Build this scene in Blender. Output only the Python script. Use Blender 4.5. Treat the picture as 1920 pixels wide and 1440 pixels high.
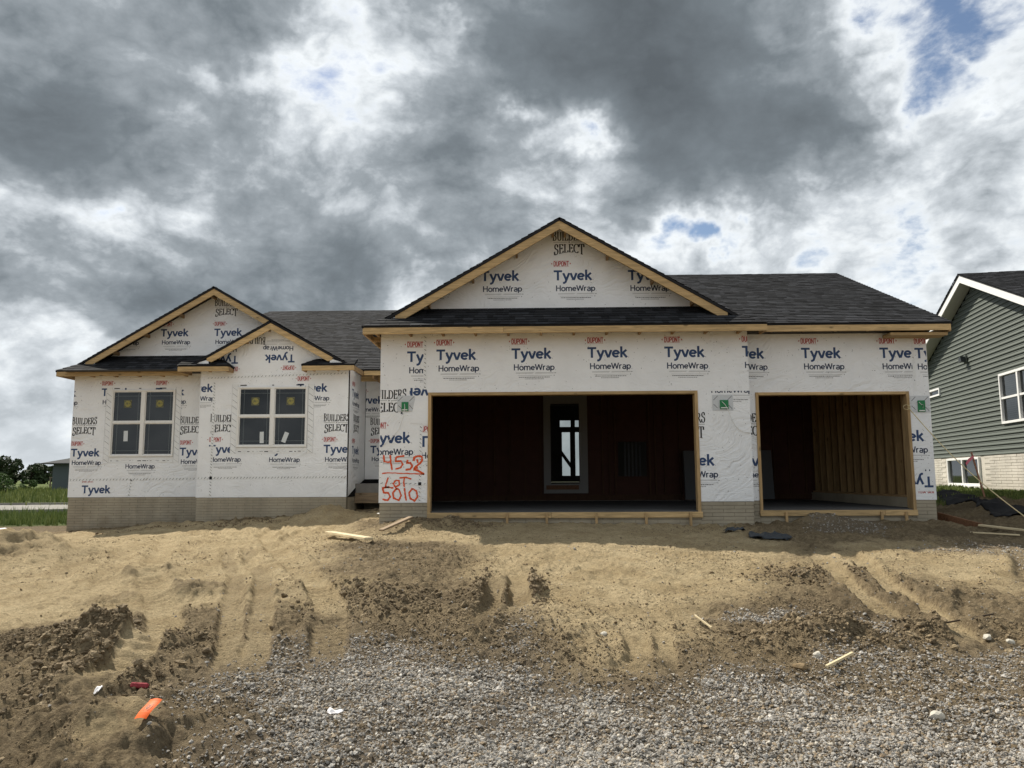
import bpy, bmesh, math, random
import numpy as np
from mathutils import Matrix, Vector

for _o in list(bpy.data.objects):
    bpy.data.objects.remove(_o)
scene = bpy.context.scene
col = scene.collection
R = math.radians
random.seed(7)

# ---------------------------------------------------------------- camera
def cam_axes(pitch, roll, yaw):
    cy, sy, cp, sp, cr, sr = math.cos(yaw), math.sin(yaw), math.cos(pitch), math.sin(pitch), math.cos(roll), math.sin(roll)
    f = Vector((-sy * cp, cy * cp, sp)); r = Vector((cy, sy, 0)); u = r.cross(f)
    return cr * r + sr * u, -sr * r + cr * u, f
cr_, cu_, cf_ = cam_axes(R(6.9), R(-0.29), R(1.27))
cam = bpy.data.cameras.new('camera'); cam_o = bpy.data.objects.new('camera', cam); col.objects.link(cam_o)
cam_o.matrix_world = Matrix(((cr_.x, cu_.x, -cf_.x, 1.817), (cr_.y, cu_.y, -cf_.y, -14.233), (cr_.z, cu_.z, -cf_.z, 0.617), (0, 0, 0, 1)))
cam.sensor_width = 36; cam.lens = 36 * 1443 / 1920; cam.clip_end = 4000; cam.clip_start = 0.05
scene.camera = cam_o

# ---------------------------------------------------------------- sun and sky
SUN = Vector((-2.15, 2.0, 3.40)).normalized()
sun = bpy.data.lights.new('sun', 'SUN'); sun.energy = 4.7; sun.angle = R(0.7); sun.color = (1.0, 0.93, 0.82)
sun_o = bpy.data.objects.new('sun', sun); col.objects.link(sun_o)
sun_o.rotation_euler = SUN.to_track_quat('Z', 'Y').to_euler(); sun_o.location = (-20, 20, 40)

scene.view_settings.view_transform = 'Standard'; scene.view_settings.look = 'None'
scene.view_settings.gamma = 1; scene.view_settings.use_curve_mapping = False
scene.view_settings.exposure = 0.42
scene.cycles.use_denoising = True
scene.cycles.max_bounces = 7; scene.cycles.diffuse_bounces = 4; scene.cycles.transparent_max_bounces = 12
scene.cycles.caustics_reflective = False; scene.cycles.caustics_refractive = False

class NT:
    """small helper for building node trees"""
    def __init__(s, tree):
        s.t = tree; s.n = tree.nodes; s.l = tree.links
    def node(s, typ, **kw):
        n = s.n.new(typ)
        for k, v in kw.items(): setattr(n, k, v)
        return n
    def set(s, sock, v):
        if isinstance(v, bpy.types.NodeSocket): s.l.new(v, sock)
        elif v is not None: sock.default_value = v
    def math(s, op, a, b=None, c=None, clamp=False):
        n = s.node('ShaderNodeMath', operation=op, use_clamp=clamp)
        for i, v in enumerate((a, b, c)):
            if v is not None: s.set(n.inputs[i], v)
        return n.outputs[0]
    def vec(s, op, a, b=None, scale=None):
        n = s.node('ShaderNodeVectorMath', operation=op)
        s.set(n.inputs[0], a)
        if b is not None: s.set(n.inputs[1], b)
        if scale is not None: s.set(n.inputs[3], scale)
        return n.outputs[1] if op in ('LENGTH', 'DOT_PRODUCT', 'DISTANCE') else n.outputs[0]
    def noise(s, vec, scale, detail=5, rough=0.55, dist=0.0):
        n = s.node('ShaderNodeTexNoise')
        if vec is not None: s.l.new(vec, n.inputs['Vector'])
        n.inputs['Scale'].default_value = scale; n.inputs['Detail'].default_value = detail
        n.inputs['Roughness'].default_value = rough; n.inputs['Distortion'].default_value = dist
        return n.outputs['Fac']
    def ramp(s, fac, stops, interp='LINEAR'):
        n = s.node('ShaderNodeValToRGB'); n.color_ramp.interpolation = interp
        e = n.color_ramp.elements
        while len(e) < len(stops): e.new(0.5)
        for i, (p, c) in enumerate(stops):
            e[i].position = p; c = (c, c, c) if isinstance(c, (int, float)) else c
            e[i].color = (c[0], c[1], c[2], 1)
        s.l.new(fac, n.inputs[0]); return n.outputs[0]
    def maprange(s, v, a, b, c=0.0, d=1.0, smooth=True):
        n = s.node('ShaderNodeMapRange', interpolation_type='SMOOTHSTEP' if smooth else 'LINEAR')
        s.set(n.inputs[0], v)
        for i, x in enumerate((a, b, c, d)): n.inputs[i + 1].default_value = x
        return n.outputs[0]
    def mix(s, fac, a, b, blend='MIX'):
        n = s.node('ShaderNodeMix', data_type='RGBA', blend_type=blend)
        s.set(n.inputs[0], fac)
        for i, v in ((6, a), (7, b)):
            if isinstance(v, (tuple, list)): v = (v[0], v[1], v[2], 1)
            s.set(n.inputs[i], v)
        return n.outputs[2]

# large cloud masses over the house
CLOUDS = [  # azimuth(deg, + right of the street axis), elevation(deg), half width, half height, thickness
    (10, 29.5, 14, 7.0, 0.44), (2, 33, 9, 4, 0.12), (15, 22.5, 8, 4.0, 0.17), (21, 25, 5, 4, 0.10),
    (-27, 30, 10, 6.5, 0.24), (-32, 22, 8, 4, 0.26), (-20, 32.5, 5, 4, 0.14), (-34, 30, 6, 6, 0.05),
    (-14, 16.5, 12, 4.6, 0.22), (-17, 13.0, 9, 3.0, 0.14), (-6, 22.5, 5, 4, 0.12), (-26, 13, 9, 2.4, 0.12), (-3, 17, 5, 3.5, 0.08), (10, 20.0, 5, 2.5, 0.06),
    (-16.7, 27.5, 4.5, 6.0, -0.14), (-9.5, 29.5, 6, 3.4, -0.15), (-25, 24, 4, 2.2, -0.18), (-31, 17.5, 6, 2.0, -0.20), (-8.2, 14.0, 2.8, 3.2, -0.26), (0.5, 23, 4.0, 4.4, -0.17), (-22, 20.5, 3, 1.6, -0.12),
    (17, 17, 9, 4.0, -0.10), (28, 21, 6, 4, -0.10), (12.6, 17.6, 2.0, 1.4, -0.24), (14.6, 16.4, 2.6, 1.2, -0.26), (27.5, 30, 7.5, 7, -0.36), (29, 25, 4, 3, -0.12), (20, 22, 5, 4, 0.10), (27.5, 20.5, 4, 2.2, 0.16), (18, 15, 5, 2.2, 0.08), (27.5, 15.0, 2.2, 3.2, -0.20), (24.5, 21.5, 4, 2.5, 0.06), (4.4, 23.6, 2.1, 1.5, -0.34), (-1.0, 26.2, 1.4, 1.2, -0.30), (-5.2, 32, 1.4, 1.3, -0.22), (23, 20.5, 3, 1.6, -0.10), (24, 12.8, 3, 3, -0.06),
    (-33, 9, 8, 2.5, -0.05), (20, 14.5, 4, 2.0, 0.05),
]
world = bpy.data.worlds.new('World'); scene.world = world; world.use_nodes = True
w = NT(world.node_tree); w.n.clear()
bg = w.node('ShaderNodeBackground'); wo = w.node('ShaderNodeOutputWorld'); w.l.new(bg.outputs[0], wo.inputs[0])
bg.inputs['Strength'].default_value = 0.1
sky = w.node('ShaderNodeTexSky', sky_type='NISHITA'); sky.sun_disc = False
sky.sun_elevation = math.asin(SUN.z); sky.sun_rotation = math.atan2(SUN.x, SUN.y)
sky.dust_density = 1.2; sky.ozone_density = 1.6; sky.air_density = 1.0
tc = w.node('ShaderNodeTexCoord'); D = w.vec('NORMALIZE', tc.outputs['Generated'])
sx = w.node('ShaderNodeSeparateXYZ'); w.l.new(D, sx.inputs[0])
den = w.math('ADD', w.math('MAXIMUM', sx.outputs[2], 0.0), 0.26)
cx_ = w.node('ShaderNodeCombineXYZ')
w.l.new(w.math('DIVIDE', sx.outputs[0], den), cx_.inputs[0]); w.l.new(w.math('DIVIDE', sx.outputs[1], den), cx_.inputs[1])
P = cx_.outputs[0]
P = w.vec('ADD', P, (3.7, 1.9, 0.4))
w0 = w.node('ShaderNodeTexNoise'); w.l.new(D, w0.inputs['Vector']); w0.inputs['Scale'].default_value = 4.0; w0.inputs['Detail'].default_value = 4
Dw0 = w.vec('ADD', D, w.vec('SCALE', w.vec('SUBTRACT', w0.outputs['Color'], (0.5, 0.5, 0.5)), scale=0.07))
warp = w.node('ShaderNodeTexNoise'); w.l.new(P, warp.inputs['Vector']); warp.inputs['Scale'].default_value = 1.6; warp.inputs['Detail'].default_value = 4
Pw = w.vec('ADD', P, w.vec('SCALE', w.vec('SUBTRACT', warp.outputs['Color'], (0.5, 0.5, 0.5)), scale=0.30))
big = w.noise(Pw, 1.5, 3, 0.5)
Dn = w.vec('MULTIPLY', Dw0, (1.0, 1.0, 1.55))
fine = w.noise(Dn, 7.5, 10, 0.57, 0.0)
bil = w.noise(Dn, 13.0, 9, 0.58, 0.0)
bil = w.math('SUBTRACT', 0.16, w.math('ABSOLUTE', w.math('SUBTRACT', bil, 0.5)))
T = w.math('ADD', w.math('MULTIPLY', w.math('SUBTRACT', big, 0.5), 0.40), 0.385)
detail = w.math('ADD', w.math('MULTIPLY', w.math('SUBTRACT', fine, 0.5), 0.85), w.math('MULTIPLY', bil, 0.70))
wv = w.node('ShaderNodeTexNoise'); w.l.new(D, wv.inputs['Vector']); wv.inputs['Scale'].default_value = 7.0; wv.inputs['Detail'].default_value = 5; wv.inputs['Roughness'].default_value = 0.6
Dw = w.vec('ADD', D, w.vec('SCALE', w.vec('SUBTRACT', wv.outputs['Color'], (0.5, 0.5, 0.5)), scale=0.20))
for az, el, hw, hh, wt in CLOUDS:
    a, e = R(az), R(el)
    c = Vector((math.sin(a) * math.cos(e), math.cos(a) * math.cos(e), math.sin(e)))
    q = w.vec('SUBTRACT', Dw, tuple(c))
    q = w.vec('MULTIPLY', q, (1 / R(hw), 1 / R(hw), 1 / R(hh)))
    g = w.math('EXPONENT', w.math('MULTIPLY', w.vec('DOT_PRODUCT', q, q), -1.0))
    T = w.math('MULTIPLY_ADD', g, wt, T)
T = w.math('MULTIPLY_ADD', detail, w.maprange(T, 0.50, 0.90, 1.0, 0.45), T)
shade = w.ramp(T, [(0.14, (7.6, 7.8, 7.9)), (0.32, (7.3, 7.6, 7.75)), (0.43, (5.0, 5.35, 5.65)), (0.57, (2.70, 3.0, 3.25)), (0.76, (1.50, 1.74, 1.93)), (1.0, (0.88, 1.02, 1.14))])
cover = w.maprange(w.math('ADD', T, w.math('MULTIPLY', w.math('SUBTRACT', w.noise(Pw, 9.0, 8, 0.65), 0.5), 0.20)), 0.13, 0.38)
low = w.maprange(sx.outputs[2], 0.0, 0.16, 0.55, 0.0)
cloudc = w.mix(low, shade, (6.3, 6.7, 7.0))
skyc = w.vec('SCALE', sky.outputs[0], scale=0.85)
w.l.new(w.mix(cover, skyc, cloudc), bg.inputs['Color'])

# ---------------------------------------------------------------- materials
MATS = {}
def new_mat(name, rough=0.7, spec=0.3):
    m = bpy.data.materials.new(name); m.use_nodes = True
    k = NT(m.node_tree); b = k.n['Principled BSDF']
    b.inputs['Roughness'].default_value = rough; b.inputs['Specular IOR Level'].default_value = spec
    MATS[name] = m
    return m, k, b
def bump(k, b, h, strength=0.5, dist=0.02):
    n = k.node('ShaderNodeBump'); n.inputs['Strength'].default_value = strength; n.inputs['Distance'].default_value = dist
    k.l.new(h, n.inputs['Height']); k.l.new(n.outputs[0], b.inputs['Normal'])
def objco(k, scale=(1, 1, 1)):
    t = k.node('ShaderNodeTexCoord'); return k.vec('MULTIPLY', t.outputs['Object'], scale)
def simple(name, c, rough=0.7, spec=0.3, var=0.12, scale=6.0, bmp=0.0, bscale=40):
    m, k, b = new_mat(name, rough, spec)
    o = objco(k)
    f = k.noise(o, scale, 5)
    k.l.new(k.mix(f, tuple(x * (1 - var) for x in c), tuple(min(1, x * (1 + var)) for x in c)), b.inputs['Base Color'])
    if bmp: bump(k, b, k.noise(o, bscale, 4), bmp, 0.01)
    return m

def wrap_mat(name, c, printed=False):
    m, k, b = new_mat(name, 0.5 if not printed else 0.6, 0.35)
    o = objco(k)
    wob = k.node('ShaderNodeTexNoise'); k.l.new(o, wob.inputs['Vector']); wob.inputs['Scale'].default_value = 1.3; wob.inputs['Detail'].default_value = 2
    o2 = k.vec('ADD', o, k.vec('SCALE', k.vec('SUBTRACT', wob.outputs['Color'], (.5, .5, .5)), scale=0.9))
    h1 = k.noise(k.vec('MULTIPLY', o2, (1.6, 1.6, 4.5)), 1.7, 4, 0.5, 0.6)
    h1 = k.math('ABSOLUTE', k.math('SUBTRACT', h1, 0.5))
    h2 = k.noise(k.vec('MULTIPLY', o2, (2.6, 2.6, 1.1)), 3.1, 3, 0.5, 0.8)
    h2 = k.math('ABSOLUTE', k.math('SUBTRACT', h2, 0.5))
    h3 = k.noise(o, 28, 4, 0.6)
    mk = k.maprange(k.noise(o, 0.55, 3, 0.6), 0.42, 0.66)
    rot = k.node('ShaderNodeVectorRotate'); rot.rotation_type = 'Y_AXIS'; k.l.new(o2, rot.inputs['Vector']); rot.inputs['Angle'].default_value = 0.6
    h4 = k.math('ABSOLUTE', k.math('SUBTRACT', k.noise(k.vec('MULTIPLY', rot.outputs[0], (0.8, 1.0, 6.0)), 1.6, 2, 0.45, 0.1), 0.5))
    h4 = k.math('MULTIPLY', k.math('POWER', h4, 0.9), k.math('MULTIPLY', mk, -2.2))
    h = k.math('ADD', k.math('ADD', k.math('MULTIPLY', k.math('POWER', h1, 0.85), -0.7), k.math('MULTIPLY', k.math('POWER', h2, 0.9), -0.35)), k.math('ADD', h4, k.math('MULTIPLY', h3, 0.02)))
    bump(k, b, h, 0.45 if not printed else 0.25, 0.05)
    d = k.noise(o, 2.2, 6, 0.6)
    k.l.new(k.mix(k.maprange(d, 0.35, 0.75), c, tuple(x * 0.93 for x in c)), b.inputs['Base Color'])
    return m
wrap_mat('wrap', (0.86, 0.87, 0.88)); wrap_mat('ink_blue', (0.028, 0.062, 0.155), True); wrap_mat('ink_navy', (0.022, 0.036, 0.080), True)
wrap_mat('ink_red', (0.42, 0.035, 0.03), True); wrap_mat('ink_black', (0.025, 0.025, 0.028), True); wrap_mat('ink_grey', (0.36, 0.36, 0.37), True)
wrap_mat('spray_orange', (0.72, 0.10, 0.025), True); wrap_mat('tape', (0.82, 0.83, 0.83)); wrap_mat('foil', (0.60, 0.62, 0.64))

def wood(name, c, rough=0.75, dark=0.6, axis=0):
    m, k, b = new_mat(name, rough, 0.25)
    t = k.node('ShaderNodeTexCoord'); oi = k.node('ShaderNodeObjectInfo')
    o = k.vec('ADD', t.outputs['Object'], k.vec('SCALE', (3.1, 7.7, 5.3), scale=oi.outputs['Random']))
    st = [9.0, 9.0, 9.0]; st[axis] = 0.7
    g = k.noise(k.vec('MULTIPLY', o, tuple(st)), 3.0, 6, 0.6, 1.2)
    kn = k.node('ShaderNodeTexVoronoi'); kst = [5.0, 5.0, 5.0]; kst[axis] = 2.2
    k.l.new(k.vec('MULTIPLY', o, tuple(kst)), kn.inputs['Vector']); kn.inputs['Scale'].default_value = 1.0
    knot = k.maprange(kn.outputs['Distance'], 0.05, 0.14, 1.0, 0.0)
    c1 = k.mix(k.maprange(g, 0.3, 0.7), c, tuple(x * dark for x in c))
    c1 = k.mix(k.math('MULTIPLY', knot, 0.75), c1, tuple(x * 0.25 for x in c))
    br = k.math('MULTIPLY_ADD', oi.outputs['Random'], 0.35, 0.82)
    k.l.new(k.vec('SCALE', c1, scale=br), b.inputs['Base Color'])
    bump(k, b, g, 0.25, 0.004)
    return m
wood('lumber', (0.60, 0.42, 0.21), axis=0); wood('lumber_up', (0.50, 0.34, 0.17), axis=2); wood('lumber_in', (0.40, 0.26, 0.13), axis=1); wood('stud_in_shaded', (0.34, 0.225, 0.105), axis=2); wood('stud_back_shaded', (0.10, 0.05, 0.025), axis=2)  # both stud woods are darker lumber copies, garage shade put into their colour
wood('osb', (0.20, 0.125, 0.06), dark=0.5, axis=2); wood('board_grey', (0.34, 0.25, 0.16), axis=0); wood('board_pale', (0.72, 0.60, 0.38), axis=0)
wood('board_red', (0.26, 0.13, 0.07), axis=1)

m, k, b = new_mat('shingle', 0.92, 0.15)
at = k.node('ShaderNodeAttribute'); at.attribute_name = 'tone'
o = objco(k)
gr = k.noise(o, 160, 2, 0.7); pat = k.noise(o, 0.6, 3)
v = k.math('MULTIPLY', k.math('MULTIPLY_ADD', gr, 0.9, 0.55), k.math('MULTIPLY', at.outputs['Fac'], k.math('MULTIPLY_ADD', pat, 0.5, 0.75)))
k.l.new(k.vec('SCALE', (0.0235, 0.0245, 0.0275), scale=v), b.inputs['Base Color'])
bump(k, b, gr, 0.5, 0.004)
simple('roof_edge', (0.018, 0.018, 0.020), 0.8, 0.2)
simple('felt', (0.012, 0.012, 0.013), 0.9, 0.1)

def concrete(name, c, stain=0.0, zlow=-0.9):
    m, k, b = new_mat(name, 0.9, 0.15)
    t = k.node('ShaderNodeTexCoord'); o = t.outputs['Object']
    f = k.noise(o, 1.3, 7, 0.6); v = k.noise(k.vec('MULTIPLY', o, (5, 5, 0.35)), 1.5, 5, 0.6)
    c1 = k.mix(k.maprange(f, 0.3, 0.72), tuple(x * 0.82 for x in c), tuple(x * 1.12 for x in c))
    c1 = k.mix(k.math('MULTIPLY', k.maprange(v, 0.45, 0.75), 0.35), c1, (c[0] * 1.25, c[1] * 1.22, c[2] * 1.18))
    if stain:
        s = k.node('ShaderNodeSeparateXYZ'); k.l.new(o, s.inputs[0])
        h = k.math('ADD', s.outputs[2], k.math('MULTIPLY', k.math('SUBTRACT', k.noise(o, 2.2, 6, 0.65), 0.5), 0.9))
        c1 = k.mix(k.math('MULTIPLY', k.maprange(h, zlow + 0.45, zlow), stain), c1, (0.17, 0.115, 0.06))
    k.l.new(c1, b.inputs['Base Color'])
    bump(k, b, k.noise(o, 60, 5, 0.7), 0.4, 0.006)
    return m
concrete('foundation', (0.37, 0.325, 0.245), 0.55, -0.75); concrete('mortar_joint', (0.25, 0.22, 0.165), 0.5, -0.7); concrete('slab', (0.10, 0.10, 0.10)); concrete('pale_block', (0.56, 0.53, 0.47), 0.12, 0.1)
concrete('road_concrete', (0.25, 0.24, 0.215)); concrete('porch_concrete', (0.24, 0.23, 0.215))
simple('vinyl', (0.80, 0.79, 0.76), 0.45, 0.4, 0.04)
simple('siding_green', (0.112, 0.128, 0.112), 0.55, 0.3, 0.05, 3)
simple('white_trim', (0.82, 0.82, 0.80), 0.5, 0.4, 0.04)
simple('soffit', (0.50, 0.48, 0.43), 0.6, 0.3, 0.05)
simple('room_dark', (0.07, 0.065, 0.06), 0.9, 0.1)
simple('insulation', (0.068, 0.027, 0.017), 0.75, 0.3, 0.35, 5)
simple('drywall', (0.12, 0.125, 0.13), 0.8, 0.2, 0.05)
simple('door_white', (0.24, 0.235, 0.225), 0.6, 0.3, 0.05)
simple('green_plate', (0.015, 0.19, 0.065), 0.5, 0.4, 0.1)
simple('cable_white', (0.75, 0.74, 0.70), 0.5, 0.4, 0.05)
simple('rope', (0.62, 0.52, 0.30), 0.8, 0.2, 0.15, 30)
simple('yellow_label', (0.30, 0.27, 0.085), 0.6, 0.3, 0.06)
simple('label_dark', (0.09, 0.095, 0.07), 0.6, 0.3, 0.06)
simple('paper', (0.62, 0.65, 0.66), 0.7, 0.2, 0.05)
simple('paper_white', (0.82, 0.80, 0.80), 0.7, 0.2, 0.05)
simple('orange_card', (0.85, 0.13, 0.01), 0.6, 0.3, 0.06)
simple('red_brick', (0.30, 0.045, 0.055), 0.75, 0.2, 0.3, 25, 0.6, 60)
simple('black_plastic', (0.035, 0.042, 0.05), 0.55, 0.3, 0.3, 4, 0.5, 9)
simple('silt_black', (0.014, 0.014, 0.016), 0.8, 0.2, 0.3, 3, 0.6, 7)
simple('stake_wood', (0.42, 0.22, 0.15), 0.8, 0.2, 0.2, 9)
simple('ribbon_pink', (0.82, 0.22, 0.30), 0.6, 0.3, 0.1)
simple('grey_house', (0.085, 0.105, 0.115), 0.6, 0.3, 0.05, 1)
simple('grey_roof', (0.075, 0.077, 0.078), 0.9, 0.1, 0.2, 2)
simple('deck_wood', (0.22, 0.18, 0.14), 0.8, 0.2, 0.2, 3)
simple('bark', (0.07, 0.055, 0.04), 0.9, 0.1, 0.3, 8)
simple('blind', (0.62, 0.63, 0.62), 0.7, 0.2, 0.04)
simple('dark_glass_back', (0.02, 0.022, 0.024), 0.8, 0.1)
simple('lamp_metal', (0.03, 0.035, 0.035), 0.5, 0.4)

m, k, b = new_mat('glass', 0.03, 0.5)
k.n.remove(b); gl = k.node('ShaderNodeBsdfGlossy'); gl.inputs['Roughness'].default_value = 0.03; gl.inputs['Color'].default_value = (0.9, 0.93, 0.94, 1)
tr = k.node('ShaderNodeBsdfTransparent'); tr.inputs['Color'].default_value = (0.42, 0.45, 0.44, 1)
fr = k.node('ShaderNodeFresnel'); fr.inputs['IOR'].default_value = 1.5
mx = k.node('ShaderNodeMixShader'); k.l.new(k.math('MULTIPLY_ADD', fr.outputs[0], 1.0, 0.01), mx.inputs[0]); k.l.new(tr.outputs[0], mx.inputs[1]); k.l.new(gl.outputs[0], mx.inputs[2])
k.l.new(mx.outputs[0], k.n['Material Output'].inputs[0])

def leaf_mat(name, c1, c2):
    m, k, b = new_mat(name, 0.6, 0.25)
    at = k.node('ShaderNodeAttribute'); at.attribute_name = 'tone'
    k.l.new(k.mix(at.outputs['Fac'], c1, c2), b.inputs['Base Color'])
    try: b.inputs['Transmission Weight'].default_value = 0.0
    except Exception: pass
    return m
leaf_mat('leaf_dark', (0.022, 0.036, 0.016), (0.06, 0.085, 0.032)); leaf_mat('leaf_mid', (0.045, 0.085, 0.022), (0.10, 0.16, 0.045))
leaf_mat('grass_blade', (0.075, 0.120, 0.026), (0.22, 0.25, 0.075)); leaf_mat('weed_blade', (0.10, 0.14, 0.035), (0.30, 0.31, 0.10))

# ground: weights come from the 'cover' colour attribute (sand, fine gravel, grass, darkening)
m, k, b = new_mat('earth', 0.95, 0.1)
at = k.node('ShaderNodeAttribute'); at.attribute_name = 'cover'
s = k.node('ShaderNodeSeparateColor'); k.l.new(at.outputs['Color'], s.inputs[0])
t = k.node('ShaderNodeTexCoord'); o = t.outputs['Object']
n1 = k.noise(o, 1.6, 8, 0.65); n2 = k.noise(o, 14, 6, 0.7); n3 = k.noise(o, 60, 5, 0.75); n4 = k.noise(o, 30, 6, 0.75)
sandc = k.mix(k.maprange(n1, 0.3, 0.7), (0.40, 0.308, 0.176), (0.545, 0.438, 0.268))
sandc = k.mix(k.math('MULTIPLY', k.maprange(n2, 0.45, 0.70), 0.45), sandc, (0.17, 0.122, 0.070))
dirtc = k.mix(k.maprange(n2, 0.32, 0.68), (0.158, 0.120, 0.072), (0.305, 0.238, 0.146))
dirtc = k.mix(k.math('MULTIPLY', k.maprange(n1, 0.5, 0.75), 0.5), dirtc, (0.36, 0.275, 0.165))
grvc = k.mix(n3, (0.12, 0.097, 0.071), (0.27, 0.225, 0.17))
grsc = k.mix(k.maprange(n1, 0.3, 0.7), (0.055, 0.085, 0.022), (0.13, 0.16, 0.05))
c1 = k.mix(k.maprange(k.math('ADD', s.outputs[0], k.math('MULTIPLY', k.math('SUBTRACT', n2, 0.5), 1.1)), 0.10, 0.90), dirtc, sandc)
c1 = k.mix(k.math('MULTIPLY', s.outputs[1], 0.9), c1, grvc)
c1 = k.mix(k.maprange(k.math('ADD', s.outputs[2], k.math('MULTIPLY', k.math('SUBTRACT', n2, 0.5), 0.6)), 0.35, 0.65), c1, grsc)
c1 = k.mix(k.math('MULTIPLY', at.outputs['Alpha'], 0.6), c1, (0.075, 0.056, 0.037))
c1 = k.vec('SCALE', c1, scale=k.math('MULTIPLY', k.math('MULTIPLY_ADD', n3, 0.8, 0.62), k.math('MULTIPLY_ADD', n4, 0.9, 0.55)))
k.l.new(c1, b.inputs['Base Color'])
bump(k, b, k.math('ADD', k.math('ADD', k.math('MULTIPLY', n2, 0.6), k.math('MULTIPLY', n4, 0.5)), k.math('MULTIPLY', n3, 0.35)), 1.0, 0.07)

def stone_mat(name, stops, dust):
    m, k, b = new_mat(name, 0.85, 0.2)
    oi = k.node('ShaderNodeObjectInfo')
    c = k.ramp(oi.outputs['Random'], stops, 'LINEAR')
    t = k.node('ShaderNodeTexCoord')
    n = k.noise(t.outputs['Object'], 1.6, 5, 0.65)
    c = k.mix(k.maprange(n, 0.42, 0.75), c, dust)
    k.l.new(c, b.inputs['Base Color']); bump(k, b, n, 0.5, 0.15)
stone_mat('gravel_stone', [(0, (0.15, 0.143, 0.133)), (0.22, (0.29, 0.28, 0.262)), (0.5, (0.41, 0.396, 0.368)), (0.70, (0.54, 0.52, 0.485)), (0.80, (0.36, 0.29, 0.205)), (0.88, (0.27, 0.20, 0.13)), (0.94, (0.60, 0.55, 0.45)), (1, (0.74, 0.71, 0.66))], (0.34, 0.275, 0.19))
stone_mat('clod', [(0, (0.140, 0.105, 0.064)), (0.6, (0.22, 0.168, 0.102)), (1, (0.33, 0.258, 0.160))], (0.26, 0.198, 0.121))
stone_mat('sand_clod', [(0, (0.23, 0.182, 0.110)), (0.6, (0.345, 0.276, 0.171)), (1, (0.47, 0.388, 0.248))], (0.37, 0.298, 0.187))
# ---------------------------------------------------------------- builders
def tag(o, label=None, cat=None, group=None, kind=None):
    if label: o['label'] = label
    if cat: o['category'] = cat
    if group: o['group'] = group
    if kind: o['kind'] = kind
    return o
def empty(name, loc=(0, 0, 0), rz=0.0):
    o = bpy.data.objects.new(name, None); col.objects.link(o); o.location = loc; o.rotation_euler = (0, 0, rz)
    o.empty_display_size = 0.3
    return o
def link_mesh(name, me, mat=None, parent=None, loc=None, rot=None, kind=None):
    o = bpy.data.objects.new(name, me); col.objects.link(o)
    if mat and not me.materials: me.materials.append(MATS[mat])
    if parent: o.parent = parent
    if loc is not None: o.location = loc
    if rot is not None: o.rotation_euler = rot
    if kind: o['kind'] = kind
    return o
class MB:
    def __init__(s): s.v = []; s.f = []
    def quad(s, *p):
        i = len(s.v); s.v += [tuple(q) for q in p]; s.f.append(tuple(range(i, i + len(p)))); return s
    def box(s, x0, x1, y0, y1, z0, z1):
        i = len(s.v)
        s.v += [(x0, y0, z0), (x1, y0, z0), (x1, y1, z0), (x0, y1, z0), (x0, y0, z1), (x1, y0, z1), (x1, y1, z1), (x0, y1, z1)]
        s.f += [tuple(i + q for q in f) for f in ((3, 2, 1, 0), (4, 5, 6, 7), (0, 1, 5, 4), (1, 2, 6, 5), (2, 3, 7, 6), (3, 0, 4, 7))]
        return s
    def prism(s, poly, off):
        """closed solid: polygon (3D points) swept by vector off"""
        n = len(poly); i = len(s.v); off = Vector(off)
        s.v += [tuple(p) for p in poly] + [tuple(Vector(p) + off) for p in poly]
        s.f.append(tuple(range(i + n - 1, i - 1, -1))); s.f.append(tuple(range(i + n, i + 2 * n)))
        for a in range(n):
            c = (a + 1) % n; s.f.append((i + a, i + c, i + n + c, i + n + a))
        return s
    def beam(s, a, b, w, h, up=(0, 0, 1)):
        """rectangular bar from a to b"""
        a, b = Vector(a), Vector(b); d = (b - a).normalized(); sd = d.cross(Vector(up))
        if sd.length < 1e-4: sd = Vector((1, 0, 0))
        sd.normalize(); u = sd.cross(d)
        p = [a + sd * (w / 2 * i) + u * (h / 2 * j) for i, j in ((-1, -1), (1, -1), (1, 1), (-1, 1))]
        return s.prism(p, b - a)
    def tube(s, pts, r, n=7):
        pts = [Vector(p) for p in pts]; i0 = len(s.v)
        for j, p in enumerate(pts):
            d = (pts[min(j + 1, len(pts) - 1)] - pts[max(j - 1, 0)]).normalized()
            sd = d.cross(Vector((0, 0, 1)))
            if sd.length < 1e-3: sd = Vector((1, 0, 0))
            sd.normalize(); u = sd.cross(d); rr = r[j] if isinstance(r, (list, tuple)) else r
            for q in range(n):
                an = 2 * math.pi * q / n; s.v.append(tuple(p + (sd * math.cos(an) + u * math.sin(an)) * rr))
        for j in range(len(pts) - 1):
            for q in range(n):
                a = i0 + j * n + q; c = i0 + j * n + (q + 1) % n; s.f.append((a, c, c + n, a + n))
        s.f.append(tuple(range(i0 + n - 1, i0 - 1, -1))); e = i0 + (len(pts) - 1) * n; s.f.append(tuple(range(e, e + n)))
        return s
    def mesh(s, name, smooth=False, recalc=True):
        me = bpy.data.meshes.new(name); me.from_pydata(s.v, [], s.f)
        if recalc:
            bm = bmesh.new(); bm.from_mesh(me); bmesh.ops.recalc_face_normals(bm, faces=bm.faces); bm.to_mesh(me); bm.free()
        if smooth: me.polygons.foreach_set('use_smooth', [True] * len(me.polygons))
        me.update(); return me
    def build(s, name, mat, parent=None, smooth=False, kind=None, recalc=True, bevel=0, **kw):
        me = s.mesh(name, smooth, recalc)
        if bevel:
            bm = bmesh.new(); bm.from_mesh(me)
            bmesh.ops.bevel(bm, geom=list(bm.edges), offset=bevel, segments=1, affect='EDGES'); bm.to_mesh(me); bm.free()
        return link_mesh(name, me, mat, parent, kind=kind, **kw)

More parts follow.
